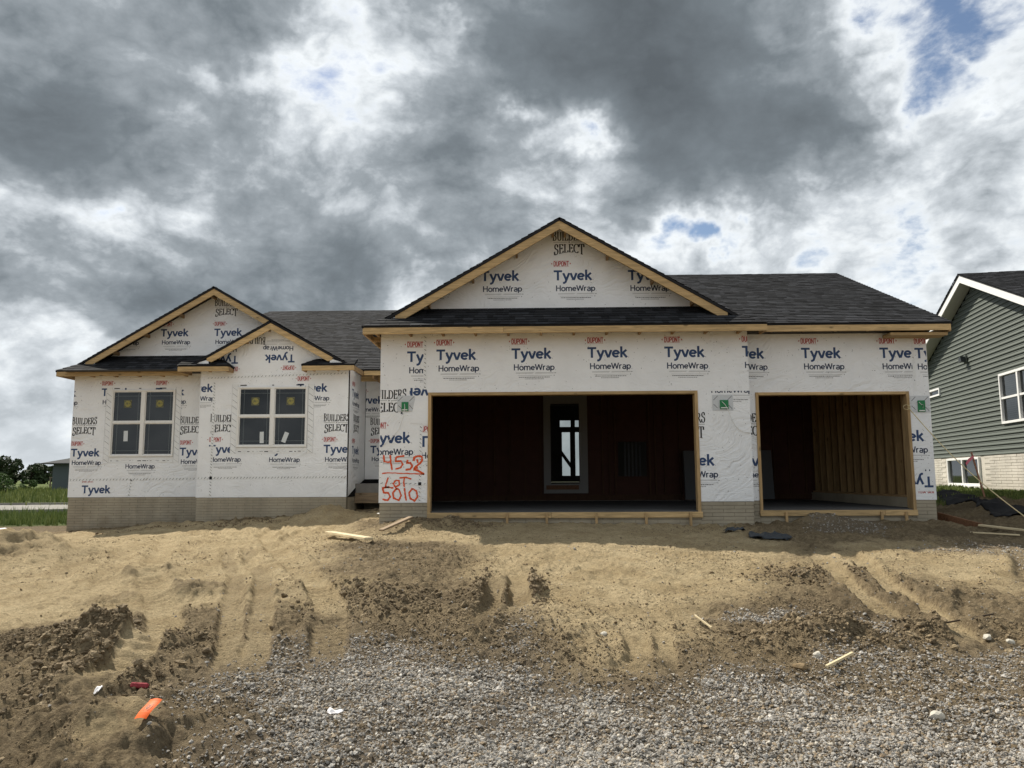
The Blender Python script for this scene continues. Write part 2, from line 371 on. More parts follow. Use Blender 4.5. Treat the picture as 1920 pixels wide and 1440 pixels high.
def clip_half(poly, a, b, c):
    """keep points with a*x+b*y<=c"""
    out = []; n = len(poly)
    for i in range(n):
        p, q = poly[i], poly[(i + 1) % n]; dp = a * p[0] + b * p[1] - c; dq = a * q[0] + b * q[1] - c
        if dp <= 0: out.append(p)
        if dp * dq < 0:
            t = dp / (dp - dq); out.append((p[0] + (q[0] - p[0]) * t, p[1] + (q[1] - p[1]) * t))
    return out
def clip_convex(poly, region):
    n = len(region); area = sum(region[i][0] * region[(i + 1) % n][1] - region[(i + 1) % n][0] * region[i][1] for i in range(n))
    for i in range(n):
        p, q = region[i], region[(i + 1) % n]; a, b = q[1] - p[1], -(q[0] - p[0])
        if area < 0: a, b = -a, -b
        poly = clip_half(poly, a, b, a * p[0] + b * p[1])
        if len(poly) < 3: return []
    return poly
def rect(x0, z0, x1, z1): return [(x0, z0), (x1, z0), (x1, z1), (x0, z1)]
def wall_rects(x0, x1, z0, z1, holes):
    """cut a wall rectangle round its openings (x0,z0,x1,z1)"""
    xs = sorted({x0, x1} | {min(max(h[i], x0), x1) for h in holes for i in (0, 2)}); out = []
    for a, b in zip(xs, xs[1:]):
        if b - a < 1e-4: continue
        zs = [(h[1], h[3]) for h in holes if h[0] < (a + b) / 2 < h[2]]; z = z0
        for lo, hi in sorted(zs):
            if lo > z: out.append((a, z, b, lo))
            z = max(z, hi)
        if z < z1: out.append((a, z, b, z1))
    return out

# ---------------------------------------------------------------- lettering: strokes drawn as ribbons
def arc(cx, cy, rx, ry, a0, a1, n=12):
    return [(cx + rx * math.cos(R(a0 + (a1 - a0) * i / n)), cy + ry * math.sin(R(a0 + (a1 - a0) * i / n))) for i in range(n + 1)]
SANS = {  # cap height 1: width, strokes
    'T': (.78, [[(.02, .89), (.74, .89)], [(.38, .89), (.38, 0)]]),
    'y': (.62, [[(.06, .70), (.31, .04)], [(.56, .70), (.31, .02), (.24, -.17), (.14, -.25), (.02, -.25)]]),
    'v': (.62, [[(.06, .70), (.27, .10), (.31, .02)], [(.31, .02), (.37, .14), (.56, .70)]]),
    'e': (.64, [[(.09, .36), (.54, .36)], arc(.32, .35, .24, .27, 0, 318, 16)]),
    'k': (.60, [[(.12, 1.02), (.12, 0)], [(.53, .70), (.14, .32)], [(.25, .42), (.56, 0)]]),
    'H': (.80, [[(.10, 1), (.10, 0)], [(.66, 1), (.66, 0)], [(.10, .53), (.66, .53)]]),
    'o': (.68, [arc(.33, .35, .25, .30, 0, 360, 18)]),
    'm': (1.0, [[(.09, .70), (.09, 0)], arc(.29, .42, .20, .24, 170, 0, 8) + [(.49, 0)], arc(.69, .42, .20, .24, 170, 0, 8) + [(.89, 0)]]),
    'W': (1.12, [[(.04, 1), (.27, .03)], [(.27, .03), (.54, .95)], [(.54, .95), (.80, .03)], [(.80, .03), (1.04, 1)]]),
    'r': (.44, [[(.09, .70), (.09, 0)], arc(.33, .40, .24, .26, 170, 80, 7)]),
    'a': (.64, [[(.10, .60)] + arc(.32, .46, .20, .20, 110, 0, 7) + [(.52, 0)], arc(.31, .19, .21, .17, 60, 330, 12), [(.40, .36), (.52, .37)]]),
    'p': (.66, [[(.09, .70), (.09, -.26)], arc(.33, .35, .23, .29, 175, -175, 16)]),
    '.': (.22, [[(.06, .05), (.16, .05)]]),
    'D': (.56, [[(.08, .96), (.08, .04)], [(.08, .96), (.30, .96), (.42, .82), (.42, .18), (.30, .04), (.08, .04)]]),
    'U': (.56, [[(.08, 1), (.08, .16), (.18, .04), (.34, .04), (.44, .16), (.44, 1)]]),
    'P': (.54, [[(.08, 1), (.08, 0)], [(.08, .95), (.32, .95), (.43, .84), (.43, .55), (.32, .44), (.08, .44)]]),
    'O': (.56, [[(.17, .96), (.08, .84), (.08, .16), (.17, .04), (.35, .04), (.44, .16), (.44, .84), (.35, .96), (.17, .96)]]),
    'N': (.60, [[(.08, 0), (.08, 1)], [(.08, .97), (.46, .03)], [(.46, 0), (.46, 1)]]),
    't': (.52, [[(0, .95), (.50, .95)], [(.25, .95), (.25, 0)]]),
}
SERIF = {
    'B': (.74, [[(.17, .97), (.17, .03)], [(.02, .97), (.30, .97)], [(.02, .03), (.32, .03)], [(.30, .97)] + arc(.32, .76, .22, .21, 90, -90, 8) + [(.17, .55)], [(.32, .54)] + arc(.34, .285, .27, .255, 90, -90, 8) + [(.30, .03)]]),
    'U': (.82, [[(.17, .97), (.17, .34)] + arc(.42, .30, .25, .28, 190, 350, 9) + [(.67, .34)], [(.67, .30), (.67, .97)], [(.02, .97), (.33, .97)], [(.54, .97), (.80, .97)]]),
    'I': (.40, [[(.19, .97), (.19, .03)], [(.04, .97), (.34, .97)], [(.04, .03), (.34, .03)]]),
    'L': (.66, [[(.18, .97), (.18, .03)], [(.03, .97), (.34, .97)], [(.03, .03), (.60, .03)], [(.58, .02), (.62, .24)]]),
    'D': (.84, [[(.18, .97), (.18, .03)], [(.03, .97), (.36, .97)], [(.03, .03), (.36, .03)], [(.34, .97)] + arc(.36, .50, .40, .47, 90, -90, 10) + [(.34, .03)]]),
    'E': (.68, [[(.18, .97), (.18, .03)], [(.03, .97), (.58, .97)], [(.03, .03), (.62, .03)], [(.18, .52), (.46, .52)], [(.57, .97), (.58, .78)], [(.60, .03), (.64, .24)], [(.46, .62), (.46, .42)]]),
    'R': (.78, [[(.17, .97), (.17, .03)], [(.02, .97), (.30, .97)], [(.03, .03), (.32, .03)], [(.30, .97)] + arc(.32, .74, .25, .23, 90, -90, 8) + [(.17, .51)], [(.36, .50), (.68, .03), (.78, .03)]]),
    'S': (.62, [arc(.31, .76, .20, .21, 20, 270, 10)[:-1] + arc(.29, .27, .24, .25, 80, -160, 12), [(.50, .92), (.51, .68)], [(.05, .34), (.06, .06)]]),
    'C': (.78, [arc(.42, .50, .35, .48, 38, 322, 16), [(.71, .95), (.72, .66)]]),
    'T': (.72, [[(.35, .97), (.35, .03)], [(.02, .97), (.68, .97)], [(.20, .03), (.50, .03)], [(.03, .97), (.02, .72)], [(.67, .97), (.68, .72)]]),
}
def ribbon(pts, wfun):
    n = len(pts); L, Rr = [], []
    for i, p in enumerate(pts):
        a = pts[max(i - 1, 0)]; b = pts[min(i + 1, n - 1)]
        if i == 0 and n > 2 and abs(pts[0][0] - pts[-1][0]) + abs(pts[0][1] - pts[-1][1]) < 1e-6: a = pts[-2]
        if i == n - 1 and n > 2 and abs(pts[0][0] - pts[-1][0]) + abs(pts[0][1] - pts[-1][1]) < 1e-6: b = pts[1]
        dx, dy = b[0] - a[0], b[1] - a[1]; l = math.hypot(dx, dy) or 1; dx /= l; dy /= l; h = wfun(dx, dy) / 2
        if 0 < i < n - 1:
            d1 = (p[0] - a[0], p[1] - a[1]); l1 = math.hypot(*d1) or 1; cs = max(0.55, abs(d1[0] / l1 * dx + d1[1] / l1 * dy)); h /= cs
        L.append((p[0] - dy * h, p[1] + dx * h)); Rr.append((p[0] + dy * h, p[1] - dx * h))
    return [[L[i], L[i + 1], Rr[i + 1], Rr[i]] for i in range(n - 1)]
def text2d(s, font, h, wfun, x=0.0, y=0.0, width=None, space=0.0, bend=None):
    """list of strokes, each a list of quads, in metres; stretched to 'width' if given"""
    adv = 0; items = []
    for ch in s:
        w_, st = font[ch]; items.append((adv, st)); adv += w_ + space
    sxx = (width / (adv * h)) if width else 1.0; out = []
    for ax, st in items:
        for pl in st:
            rb = ribbon(pl, wfun); q2 = []
            for qd in rb:
                pts = []
                for px, py in qd:
                    X = (px + ax) / adv
                    if bend: py = bend(X, py)
                    pts.append((x + (px + ax) * h * sxx, y + py * h))
                q2.append(pts)
            out.append(q2)
    return out
def const(wd): return lambda dx, dy: wd
def calli(thin, thick): return lambda dx, dy: thin + (thick - thin) * abs(dy) ** 1.5
def block(x0, y0, x1, y1): return [[(x0, y0), (x1, y0), (x1, y1), (x0, y1)]]
def logo_T(rng):
    L = []
    L += [('ink_blue', q) for q in text2d('Tyvek', SANS, .205, const(.185), 0, 0, .745)]
    L += [('ink_grey', q) for q in text2d('.', SANS, .12, const(.12), .755, 0)]
    L += [('ink_navy', q) for q in text2d('HomeWrap', SANS, .115, const(.165), .045, -.215, .765)]
    L += [('ink_grey', q) for q in text2d('.', SANS, .10, const(.12), .815, -.215)]
    L += [('ink_red', q) for q in text2d('DUPONt', SANS, .095, const(.15), .005, .285, .30)]
    L += [('ink_red', [[(-.045, .333), (-.022, .353), (-.022, .313)]]), ('ink_red', [[(.345, .333), (.322, .353), (.322, .313)]])]
    L += [('ink_red', block(.0, .387, .30, .391)), ('ink_red', block(.0, .272, .30, .276))]
    for i, (a, b, y) in enumerate(((.085, .42, -.262), (.45, .79, -.262), (.085, .40, -.276), (.44, .79, -.276), (.12, .76, -.318))):
        L.append(('ink_grey', block(a, y, b, y + .005)))
    x = .14
    while x < .72:
        wd = rng.uniform(.012, .035); L.append(('ink_black', block(x, -.352, min(x + wd, .72), -.340))); x += wd + .008
    x = .25
    while x < .58:
        wd = rng.uniform(.012, .03); L.append(('ink_grey', block(x, -.385, x + wd, -.370))); x += wd + .008
    L.append(('ink_grey', block(.80, -.275, .835, -.262))); L.append(('ink_grey', block(.79, -.325, .805, -.305)))
    return L
def logo_B(rng):
    cf = calli(.065, .20)
    L = [('ink_black', q) for q in text2d('BUILDERS', SERIF, .165, cf, 0, .265, .65, .02, lambda X, y: y * (1 + .22 * (2 * X - 1) ** 2))]
    L += [('ink_black', block(.015, .232, .29, .238)), ('ink_black', block(.36, .232, .635, .238)), ('ink_black', [[(.31, .235), (.325, .25), (.34, .235), (.325, .22)]])]
    L += [('ink_black', q) for q in text2d('SELECT', SERIF, .165, cf, .03, .03, .59, .03, lambda X, y: 1 - (1 - y) * (1 + .42 * (2 * X - 1) ** 2))]
    return L
class Plane2:
    """a vertical wall face: (u, z) -> 3D, with print laid just off the sheet"""
    def __init__(s, kind, c): s.kind = kind; s.c = c
    def p(s, u, z, d):
        if s.kind == 'y': return (u, s.c - d, z)
        if s.kind == 'x': return (s.c + d, u, z)
def put_print(plane, strokes, regions, parent, name, base=0.0015):
    """strokes: (material, quads) in wall metres -> one flat printed mesh per mark"""
    mats = []; v = []; f = []; mi = []
    for i, (mname, quads) in enumerate(strokes):
        if mname not in mats: mats.append(mname)
        d = base + 0.00006 * (i % 24)
        for qd in quads:
            for rg in regions:
                c = clip_convex(qd, rg)
                if len(c) >= 3:
                    i0 = len(v); v += [plane.p(a, b, d) for a, b in c]; f.append(tuple(range(i0, i0 + len(c)))); mi.append(mats.index(mname))
    if not f: return None
    me = bpy.data.meshes.new(name); me.from_pydata(v, [], f)
    for mname in mats: me.materials.append(MATS[mname])
    me.polygons.foreach_set('material_index', mi); me.update()
    return link_mesh(name, me, None, parent)
def place_logo(plane, kind, x, z, regions, parent, clip=None, seed=0, up=1.0):
    rng = random.Random(int(abs(x) * 1000 + abs(z) * 77 + seed))
    L = logo_B(rng) if 'B' in kind else logo_T(rng)
    flip = 'R' in kind
    jit = rng.uniform(-0.006, 0.006)
    def xf(p):
        a, b = p
        b += jit * a
        if flip: a, b = -a, -b
        return (x + a, z + b)
    L = [(m_, [[xf(p) for p in q] for q in qs]) for m_, qs in L]
    if clip:
        regs = []
        for rg in regions:
            c = clip_convex(rg, rect(*clip))
            if len(c) >= 3: regs.append(c)
    else: regs = regions
    if 'B' in kind: return put_print(plane, L, regs, parent, 'builder_print')
    for nm, ms in (('red_emblem', ('ink_red',)), ('logo_print', ('ink_blue',)), ('caption_print', ('ink_navy',)), ('fine_print', ('ink_grey', 'ink_black'))):
        o = put_print(plane, [q for q in L if q[0] in ms], regs, parent, nm)
        if o and nm == 'fine_print': o['kind'] = 'stuff'
def dashes(plane, a, b, step, ln, parent, regions, col_='ink_black', tilt=0.6, wd=0.010, seed=1, name='tape_print'):
    """slanted dashes printed along a seam tape"""
    rng = random.Random(seed); L = []
    d = math.hypot(b[0] - a[0], b[1] - a[1]); ux, uz = (b[0] - a[0]) / d, (b[1] - a[1]) / d; t = step * .5
    ca, sa = math.cos(tilt), math.sin(tilt)
    while t < d:
        x, z = a[0] + ux * t, a[1] + uz * t; dx, dz = (ux * ca - uz * sa), (ux * sa + uz * ca); l = ln * rng.uniform(.7, 1.1)
        L.append((col_, ribbon([(x - dx * l / 2, z - dz * l / 2), (x + dx * l / 2, z + dz * l / 2)], const(wd * rng.uniform(.7, 1.2))))); t += step * rng.uniform(.9, 1.1)
    o = put_print(plane, L, regions, parent, name, 0.0035)
    if o: o['kind'] = 'stuff'
    return o
def specks(plane, regs, n, parent, seed):
    rng = random.Random(seed); L = []
    for _ in range(n):
        rg = regs[rng.randrange(len(regs))]; x0 = min(p[0] for p in rg); x1 = max(p[0] for p in rg); z0 = min(p[1] for p in rg); z1 = max(p[1] for p in rg)
        x, z = rng.uniform(x0, x1), rng.uniform(z0, z1); s_ = rng.uniform(.003, .007); a = rng.uniform(0, 3.1)
        L.append(('ink_black' if rng.random() < .5 else 'ink_grey', ribbon([(x - s_ * 1.6 * math.cos(a), z - s_ * 1.6 * math.sin(a)), (x + s_ * 1.6 * math.cos(a), z + s_ * 1.6 * math.sin(a))], const(s_))))
    o = put_print(plane, L, regs, parent, 'staple'); 
    if o: o['kind'] = 'stuff'
    return o

# ---------------------------------------------------------------- roofs and masonry
def roof_plane(poly, parent, seed=0, thick=0.045, expo=0.142, deck=True):
    """one roof slope: deck slab plus courses of overlapping shingle tabs"""
    P3 = [Vector(p) for p in poly]; n = Vector((0, 0, 0))
    for i in range(1, len(P3) - 1): n += (P3[i] - P3[0]).cross(P3[i + 1] - P3[0])
    n.normalize(); n = -n if n.z < 0 else n
    if deck: MB().prism([p - n * 0.004 for p in P3], -n * thick).build('roof_deck', 'roof_edge', parent)
    ua = Vector((0, 0, 1)).cross(n).normalized(); va = n.cross(ua).normalized()
    if va.z < 0: va = -va
    o = P3[0]; q = [((p - o).dot(ua), (p - o).dot(va)) for p in P3]
    u0, u1 = min(a for a, _ in q), max(a for a, _ in q); v0, v1 = min(b for _, b in q), max(b for _, b in q)
    rng = random.Random(seed); V = []; F = []; tone = []; c = 0; vv = v0
    while vv < v1:
        u = u0 - rng.uniform(0, .3)
        while u < u1:
            wd = rng.choice((.11, .15, .19, .24)); t = rng.choice((.5, .7, .88, 1.0, 1.2, 1.55)); lift = rng.uniform(.010, .016); low = vv - (0.006 if rng.random() < .5 else 0)
            pl = clip_convex([(u, low), (u + wd - .004, low), (u + wd - .004, vv + expo + .03), (u, vv + expo + .03)], q)
            if len(pl) >= 3:
                i0 = len(V)
                for a, b_ in pl:
                    h = .001 + lift * max(0, 1 - (b_ - low) / (expo + .03)); V.append(tuple(o + ua * a + va * b_ + n * h))
                F.append(tuple(range(i0, i0 + len(pl)))); tone += [t] * len(pl)
                lows = [i for i, (a, b_) in enumerate(pl) if b_ < low + 1e-4]
                if len(lows) == 2 and lows[1] == lows[0] + 1:
                    a1, a2 = V[i0 + lows[0]], V[i0 + lows[1]]; j = len(V)
                    V += [tuple(Vector(a1) - n * lift), tuple(Vector(a2) - n * lift)]; tone += [t * .6] * 2
                    F.append((j, j + 1, i0 + lows[1], i0 + lows[0]))
            u += wd
        vv += expo
    me = bpy.data.meshes.new('shingles'); me.from_pydata(V, [], F); me.materials.append(MATS['shingle'])
    at_ = me.attributes.new('tone', 'FLOAT', 'POINT'); at_.data.foreach_set('value', tone); me.update()
    return link_mesh('shingles', me, None, parent, kind='stuff')
def brick_face(plane, x0, x1, zlo, zhi, parent, mat, h=.066, wd=.40, joint=.008, seed=0, d=.006, holes=()):
    """brick-patterned concrete face: each brick block stands proud of the joint"""
    rng = random.Random(seed); V = []; F = []; z = zhi; r = 0
    while z > zlo + .01:
        za = max(z - h + joint, zlo); x = x0 - (wd / 2 if r % 2 else 0)
        while x < x1:
            a, b_ = max(x + joint / 2, x0), min(x + wd - joint / 2, x1)
            if b_ - a > .02 and not any(hh[0] < b_ and a < hh[2] and hh[1] < z and za < hh[3] for hh in holes):
                e = d * rng.uniform(.7, 1.2); i = len(V)
                V += [plane.p(a, za, 0.0005), plane.p(b_, za, 0.0005), plane.p(b_, z, 0.0005), plane.p(a, z, 0.0005)]
                V += [plane.p(a + .003, za + .003, e), plane.p(b_ - .003, za + .003, e), plane.p(b_ - .003, z - .003, e), plane.p(a + .003, z - .003, e)]
                F += [(i + 4, i + 5, i + 6, i + 7), (i, i + 1, i + 5, i + 4), (i + 1, i + 2, i + 6, i + 5), (i + 2, i + 3, i + 7, i + 6), (i + 3, i, i + 4, i + 7)]
            x += wd
        z -= h; r += 1
    me = bpy.data.meshes.new('brick_relief'); me.from_pydata(V, [], F); me.materials.append(MATS[mat]); me.update()
    return link_mesh('brick_relief', me, None, parent, kind='stuff')
# ================================================================ the house under construction
house = empty('unfinished_house', (0, 0, 0))
tag(house, 'half-built single-storey house in white printed house wrap with two open garage doors', 'house')
ZW0, ZW1 = 0.16, 3.33          # wrap bottom / wall top
EAVE = 3.376; S7 = 0.583

def wall_front(y, x0, x1, z0, z1, holes, th=0.14, name='house_wrap'):
    """sheathing with a skin of wrap on its front; returns (wrap part, convex print regions)"""
    rs = wall_rects(x0, x1, z0, z1, holes)
    mb = MB()
    for a, b_, c, d in rs: mb.box(a, c, y, y + .012, b_, d)
    wp = mb.build(name, 'wrap', house)
    ms = MB()
    for a, b_, c, d in rs: ms.box(a, c, y + .0125, y + th, b_, d)
    ms.build('wall_sheathing', 'osb', house)
    return wp, [rect(a, b_, c, d) for a, b_, c, d in rs]
def gable_wall(y, xc, half, zb, apex, name='gable_wrap'):
    poly = [(xc - half, y, zb), (xc + half, y, zb), (xc, y, apex)]
    wp = MB().prism(poly, (0, .012, 0)).build(name, 'wrap', house)
    MB().prism([(p[0], y + .013, p[2]) for p in poly], (0, .1, 0)).build('gable_sheathing', 'osb', house)
    return wp, [[(p[0], p[2]) for p in poly]]

# -- walls facing the street
D1 = (-0.06, -0.5, 4.93, 2.19); D3 = (6.11, -0.5, 8.99, 2.19)
G_, gR = wall_front(0.0, -0.95, 5.89, ZW0, ZW1, [D1])
B_, bR = wall_front(0.4, 5.80, 9.37, ZW0, ZW1, [D3])
MB().box(5.80, 5.889, .014, .40, ZW0, ZW1).build('return_wrap', 'wrap', house)
LWIN = (-9.0, 1.18, -7.33, 2.92); MWIN = (-5.40, 1.37, -3.65, 2.88)
L_, lR = wall_front(5.4, -10.0, -6.2, ZW0, ZW1, [LWIN])
M_, mR = wall_front(4.6, -6.34, -2.65, ZW0, ZW1, [MWIN])
MB().prism([(-6.34, 4.6, ZW1 + .001), (-2.65, 4.6, ZW1 + .001), (-2.95, 4.6, 3.55), (-4.55, 4.6, 4.44), (-6.12, 4.6, 3.55)], (0, .012, 0)).build('gable_wrap', 'wrap', house)
mg = [[(-6.34, ZW1), (-2.65, ZW1), (-2.95, 3.55), (-4.55, 4.44), (-6.12, 3.55)]]
E_, eR = wall_front(6.6, -2.64, -0.95, .58, 3.3, [])
GG, ggR = gable_wall(0.4, 2.42, 2.85, 3.78, 5.44)
LG, lgR = gable_wall(5.8, -6.42, 3.05, 3.78, 5.56)
# walls seen edge-on or from inside
SW = MB().box(-2.662, -2.65, 4.613, 6.6, ZW0, ZW1).build('house_wrap', 'wrap', house); swR = [rect(4.62, ZW0, 6.59, ZW1)]
MB().box(-2.80, -2.6625, 4.75, 6.6, ZW0, ZW1).build('wall_sheathing', 'osb', house)
MB().box(-10.012, -10.0, 5.4, 16.2, ZW0, ZW1).build('house_wrap', 'wrap', house)
MB().box(-6.355, -6.342, 4.6, 5.4, ZW0, ZW1).build('return_wrap', 'wrap', house)
MB().box(-.962, -.95, .0, 6.6, ZW0, ZW1).build('house_wrap', 'wrap', house)
MB().box(-.9495, -.83, .15, 6.2, ZW0, ZW1).build('wall_sheathing', 'osb', house)
MB().box(9.37, 9.382, .4, 10.2, ZW0, ZW1).build('house_wrap', 'wrap', house)
MB().box(9.30, 9.3695, .55, 10.2, .2, ZW1).build('wall_sheathing', 'osb', house)

# -- print on the wrap
PG, PB, PGG, PL, PM, PLG, PE, PS = Plane2('y', 0), Plane2('y', .4), Plane2('y', .4), Plane2('y', 5.4), Plane2('y', 4.6), Plane2('y', 5.8), Plane2('y', 6.6), Plane2('x', -2.65)
TOPCLIP = (-.12, 2.20, 5.89, 3.4)
for k_, x, z, *c in [('T', .08, 2.80, TOPCLIP), ('T', 1.49, 2.81, TOPCLIP), ('T', 2.91, 2.82, TOPCLIP), ('T', 4.34, 2.82, TOPCLIP), ('T', 5.78, 2.82, TOPCLIP),
        ('T', -.47, 2.77, (-.95, 2.31, -.13, 3.4)), ('T', -1.14, 1.25, (-.95, .17, -.22, 1.65)), ('B', -1.12, 1.81, (-.95, 1.66, -.36, 2.30)), ('T', -.23, 1.18, (-.20, .17, -.06, 1.65)),
        ('R', .26, 2.28, (-.41, 2.10, -.06, 2.28)), ('T', 5.14, 2.36, (4.93, 1.87, 5.89, 2.18)), ('B', 4.41, 1.33, (4.93, 1.23, 5.89, 1.86)), ('T', 4.45, .81, (4.93, .17, 5.89, 1.22))]:
    place_logo(PG, k_, x, z, gR, G_, c[0] if c else None)
for k_, x, z, *c in [('T', 5.56, 2.84), ('T', 7.01, 2.84), ('T', 8.49, 2.83, (7.9, 2.22, 9.12, 3.5)), ('T', 9.15, 2.82, (9.125, 2.22, 9.37, 3.5)), ('B', 5.62, 1.36, (5.8, 1.24, 6.11, 2.15)), ('T', 5.67, .80, (5.8, .17, 6.11, 1.24)),
        ('B', 8.34, 1.83, (8.99, 2.11, 9.37, 2.27)), ('T', 8.47, 1.25, (8.99, .72, 9.37, 1.62)), ('R', 9.34, .59, (8.99, .28, 9.37, .72))]:
    place_logo(PB, k_, x, z, bR, B_, c[0] if c else None)
for k_, x, z in [('T', -.54, 4.42), ('T', .89, 4.41), ('T', 2.31, 4.41), ('T', 3.75, 4.40), ('B', 2.30, 4.94)]: place_logo(PGG, k_, x, z, ggR, GG)
for k_, x, z in [('T', -9.39, 4.39), ('T', -8.01, 4.39), ('T', -6.57, 4.39), ('B', -6.58, 4.94), ('B', -8.02, 4.93)]: place_logo(PLG, k_, x, z, lgR, LG)
LT = (-10.0, .62, -6.2, 3.4)
for k_, x, z, *c in [('T', -10.71, 2.75, LT), ('T', -9.29, 2.76, LT), ('T', -7.87, 2.76, LT), ('B', -10.01, 1.76, LT), ('B', -7.20, 1.77, LT), ('T', -10.0, 1.20, LT), ('T', -8.60, 1.10, LT), ('T', -7.17, 1.21, LT), ('T', -9.66, .26, (-10.0, .17, -8.43, .60))]:
    place_logo(PL, k_, x, z, lR, L_, c[0] if c else None)
for k_, x, z in [('T', -6.79, 2.75), ('T', -3.93, 2.74), ('B', -6.07, 1.75), ('B', -3.25, 1.74), ('T', -6.08, 1.24), ('T', -4.62, 1.23), ('T', -3.24, 1.23)]: place_logo(PM, k_, x, z, mR, M_)
for k_, x, z in [('R', -4.01, 3.68), ('R', -5.43, 3.66), ('RB', -4.76, 4.39)]: place_logo(PM, k_, x, z, mg + [rect(-6.0, 3.15, -2.7, 3.33)], M_)
for k_, x, z in [('T', -2.92, 2.63), ('B', -2.51, 1.78), ('T', -2.50, 1.28)]: place_logo(PE, k_, x, z, eR, E_)
for k_, x, z in [('T', 5.0, 2.66), ('B', 5.2, 1.78), ('T', 5.1, 1.22)]: place_logo(PS, k_, x, z, swR, SW)
# seam tapes: strip of tape plus its slanted print
def seam(plane, a, b, wd, parent, regs, step=.075, ln=.05, tilt=.9, seed=1, strip=True):
    if strip:
        v = plane
        dx, dz = b[0] - a[0], b[1] - a[1]; l = math.hypot(dx, dz); nx, nz = -dz / l * wd / 2, dx / l * wd / 2
        put_print(plane, [('tape', [[(a[0] + nx, a[1] + nz), (b[0] + nx, b[1] + nz), (b[0] - nx, b[1] - nz), (a[0] - nx, a[1] - nz)]])], regs, parent, 'seam_tape', .0031)
    dashes(plane, a, b, step, ln, parent, regs, tilt=tilt, seed=seed)
seam(PL, (-10.0, .60), (-6.2, .62), .07, L_, lR, .085, .055, .9, 3)
seam(PM, (-6.34, .63), (-2.65, .64), .07, M_, mR, .080, .055, .9, 4)
seam(PM, (-6.0, .18), (-6.0, 3.0), .07, M_, mR, .075, .05, .9, 5)
seam(PL, (-8.43, .17), (-8.38, .60), .06, L_, lR, .075, .05, .8, 6)
seam(PM, (-6.2, 3.10), (-2.66, 3.20), .06, M_, mR, .085, .05, .8, 7)
seam(PG, (-.125, 2.25), (-.125, 3.3), .06, G_, gR, .08, .04, .9, 8)
seam(PG, (-.21, .17), (-.19, 1.66), .06, G_, gR, .075, .045, .8, 9)
seam(PG, (-.95, .52), (-.06, .50), .06, G_, gR, .085, .05, .4, 10)
seam(PB, (9.12, 2.2), (9.12, 3.3), .05, B_, bR, .4, .03, .5, 11)
for pl_, rg, par, n_, sd in ((PG, gR, G_, 330, 1), (PB, bR, B_, 170, 2), (PL, lR, L_, 200, 3), (PM, mR, M_, 200, 4), (PGG, ggR, GG, 120, 5), (PLG, lgR, LG, 120, 6)): specks(pl_, rg, n_, par, sd)

# orange spray-painted lot numbers on the left garage pier
def spray(strokes, x0, z0, sx_, sz, wd):
    rng = random.Random(5); out = []
    for st in strokes:
        pts = []
        for (a, b_), (c, d) in zip(st, st[1:]):
            for i in range(6): pts.append((x0 + sx_ * (a + (c - a) * i / 6) + rng.uniform(-.003, .003), z0 + sz * (b_ + (d - b_) * i / 6) + rng.uniform(-.003, .003)))
        pts.append((x0 + sx_ * st[-1][0], z0 + sz * st[-1][1]))
        out.append(('spray_orange', ribbon(pts, lambda dx, dy: wd * rng.uniform(.75, 1.2))))
    return out
def mark(L): return put_print(PG, L, gR, G_, 'spray_mark', 0.0042)
mark(spray([[(.0, 1.05), (.02, .60), (.13, .55), (.22, .56)], [(.20, 1.05), (.22, .5), (.26, .0)]], -.88, .76, .62, .26, .030))   # 4
mark(spray([[(.62, .98), (.38, .92), (.36, .60), (.52, .62), (.58, .40), (.50, .14), (.36, .06)]], -.88, .76, .62, .26, .030))   # 5
mark(spray([[(.72, .70), (.70, .48), (.80, .50), (.86, .28), (.80, .04), (.66, .02)]], -.88, .76, .62, .26, .034))   # 5
mark(spray([[(.90, .62), (.92, .88), (1.02, .98), (1.14, .92), (1.16, .66), (1.06, .40), (.94, .16), (.92, .02), (1.02, -.04), (1.16, -.24), (1.22, -.32)], [(1.0, .74), (1.03, .48)], [(.94, .12), (1.03, .16)]], -.88, .76, .62, .26, .036))   # 2
mark(spray([[(-.04, -.26), (.1, -.20), (.6, -.24), (1.22, -.32)]], -.88, .76, .62, .26, .022))
for q_ in spray([[(.14, 1.0), (.08, .55), (.04, .14), (.20, .10), (.34, .06)], [(.42, .75), (.33, .45), (.42, .12), (.56, .36), (.54, .70), (.42, .75)], [(.56, .96), (.80, 1.0), (1.0, .86)], [(.74, .94), (.72, .5), (.74, .14)]], -.86, .42, .50, .20, .028): mark([q_])   # LOT
for q_ in spray([[(.26, 1.02), (.02, .98), (.06, .62), (.22, .60), (.30, .34), (.20, .06), (.02, .14)], [(.52, .92), (.38, .62), (.42, .22), (.60, .06), (.68, .42), (.60, .84), (.50, .92)], [(.80, .96), (.82, .5), (.86, .04)], [(1.08, .92), (.96, .60), (1.0, .20), (1.16, .02), (1.26, .30), (1.22, .72), (1.08, .92)]], -.90, .19, .52, .25, .032): mark([q_])   # 5010

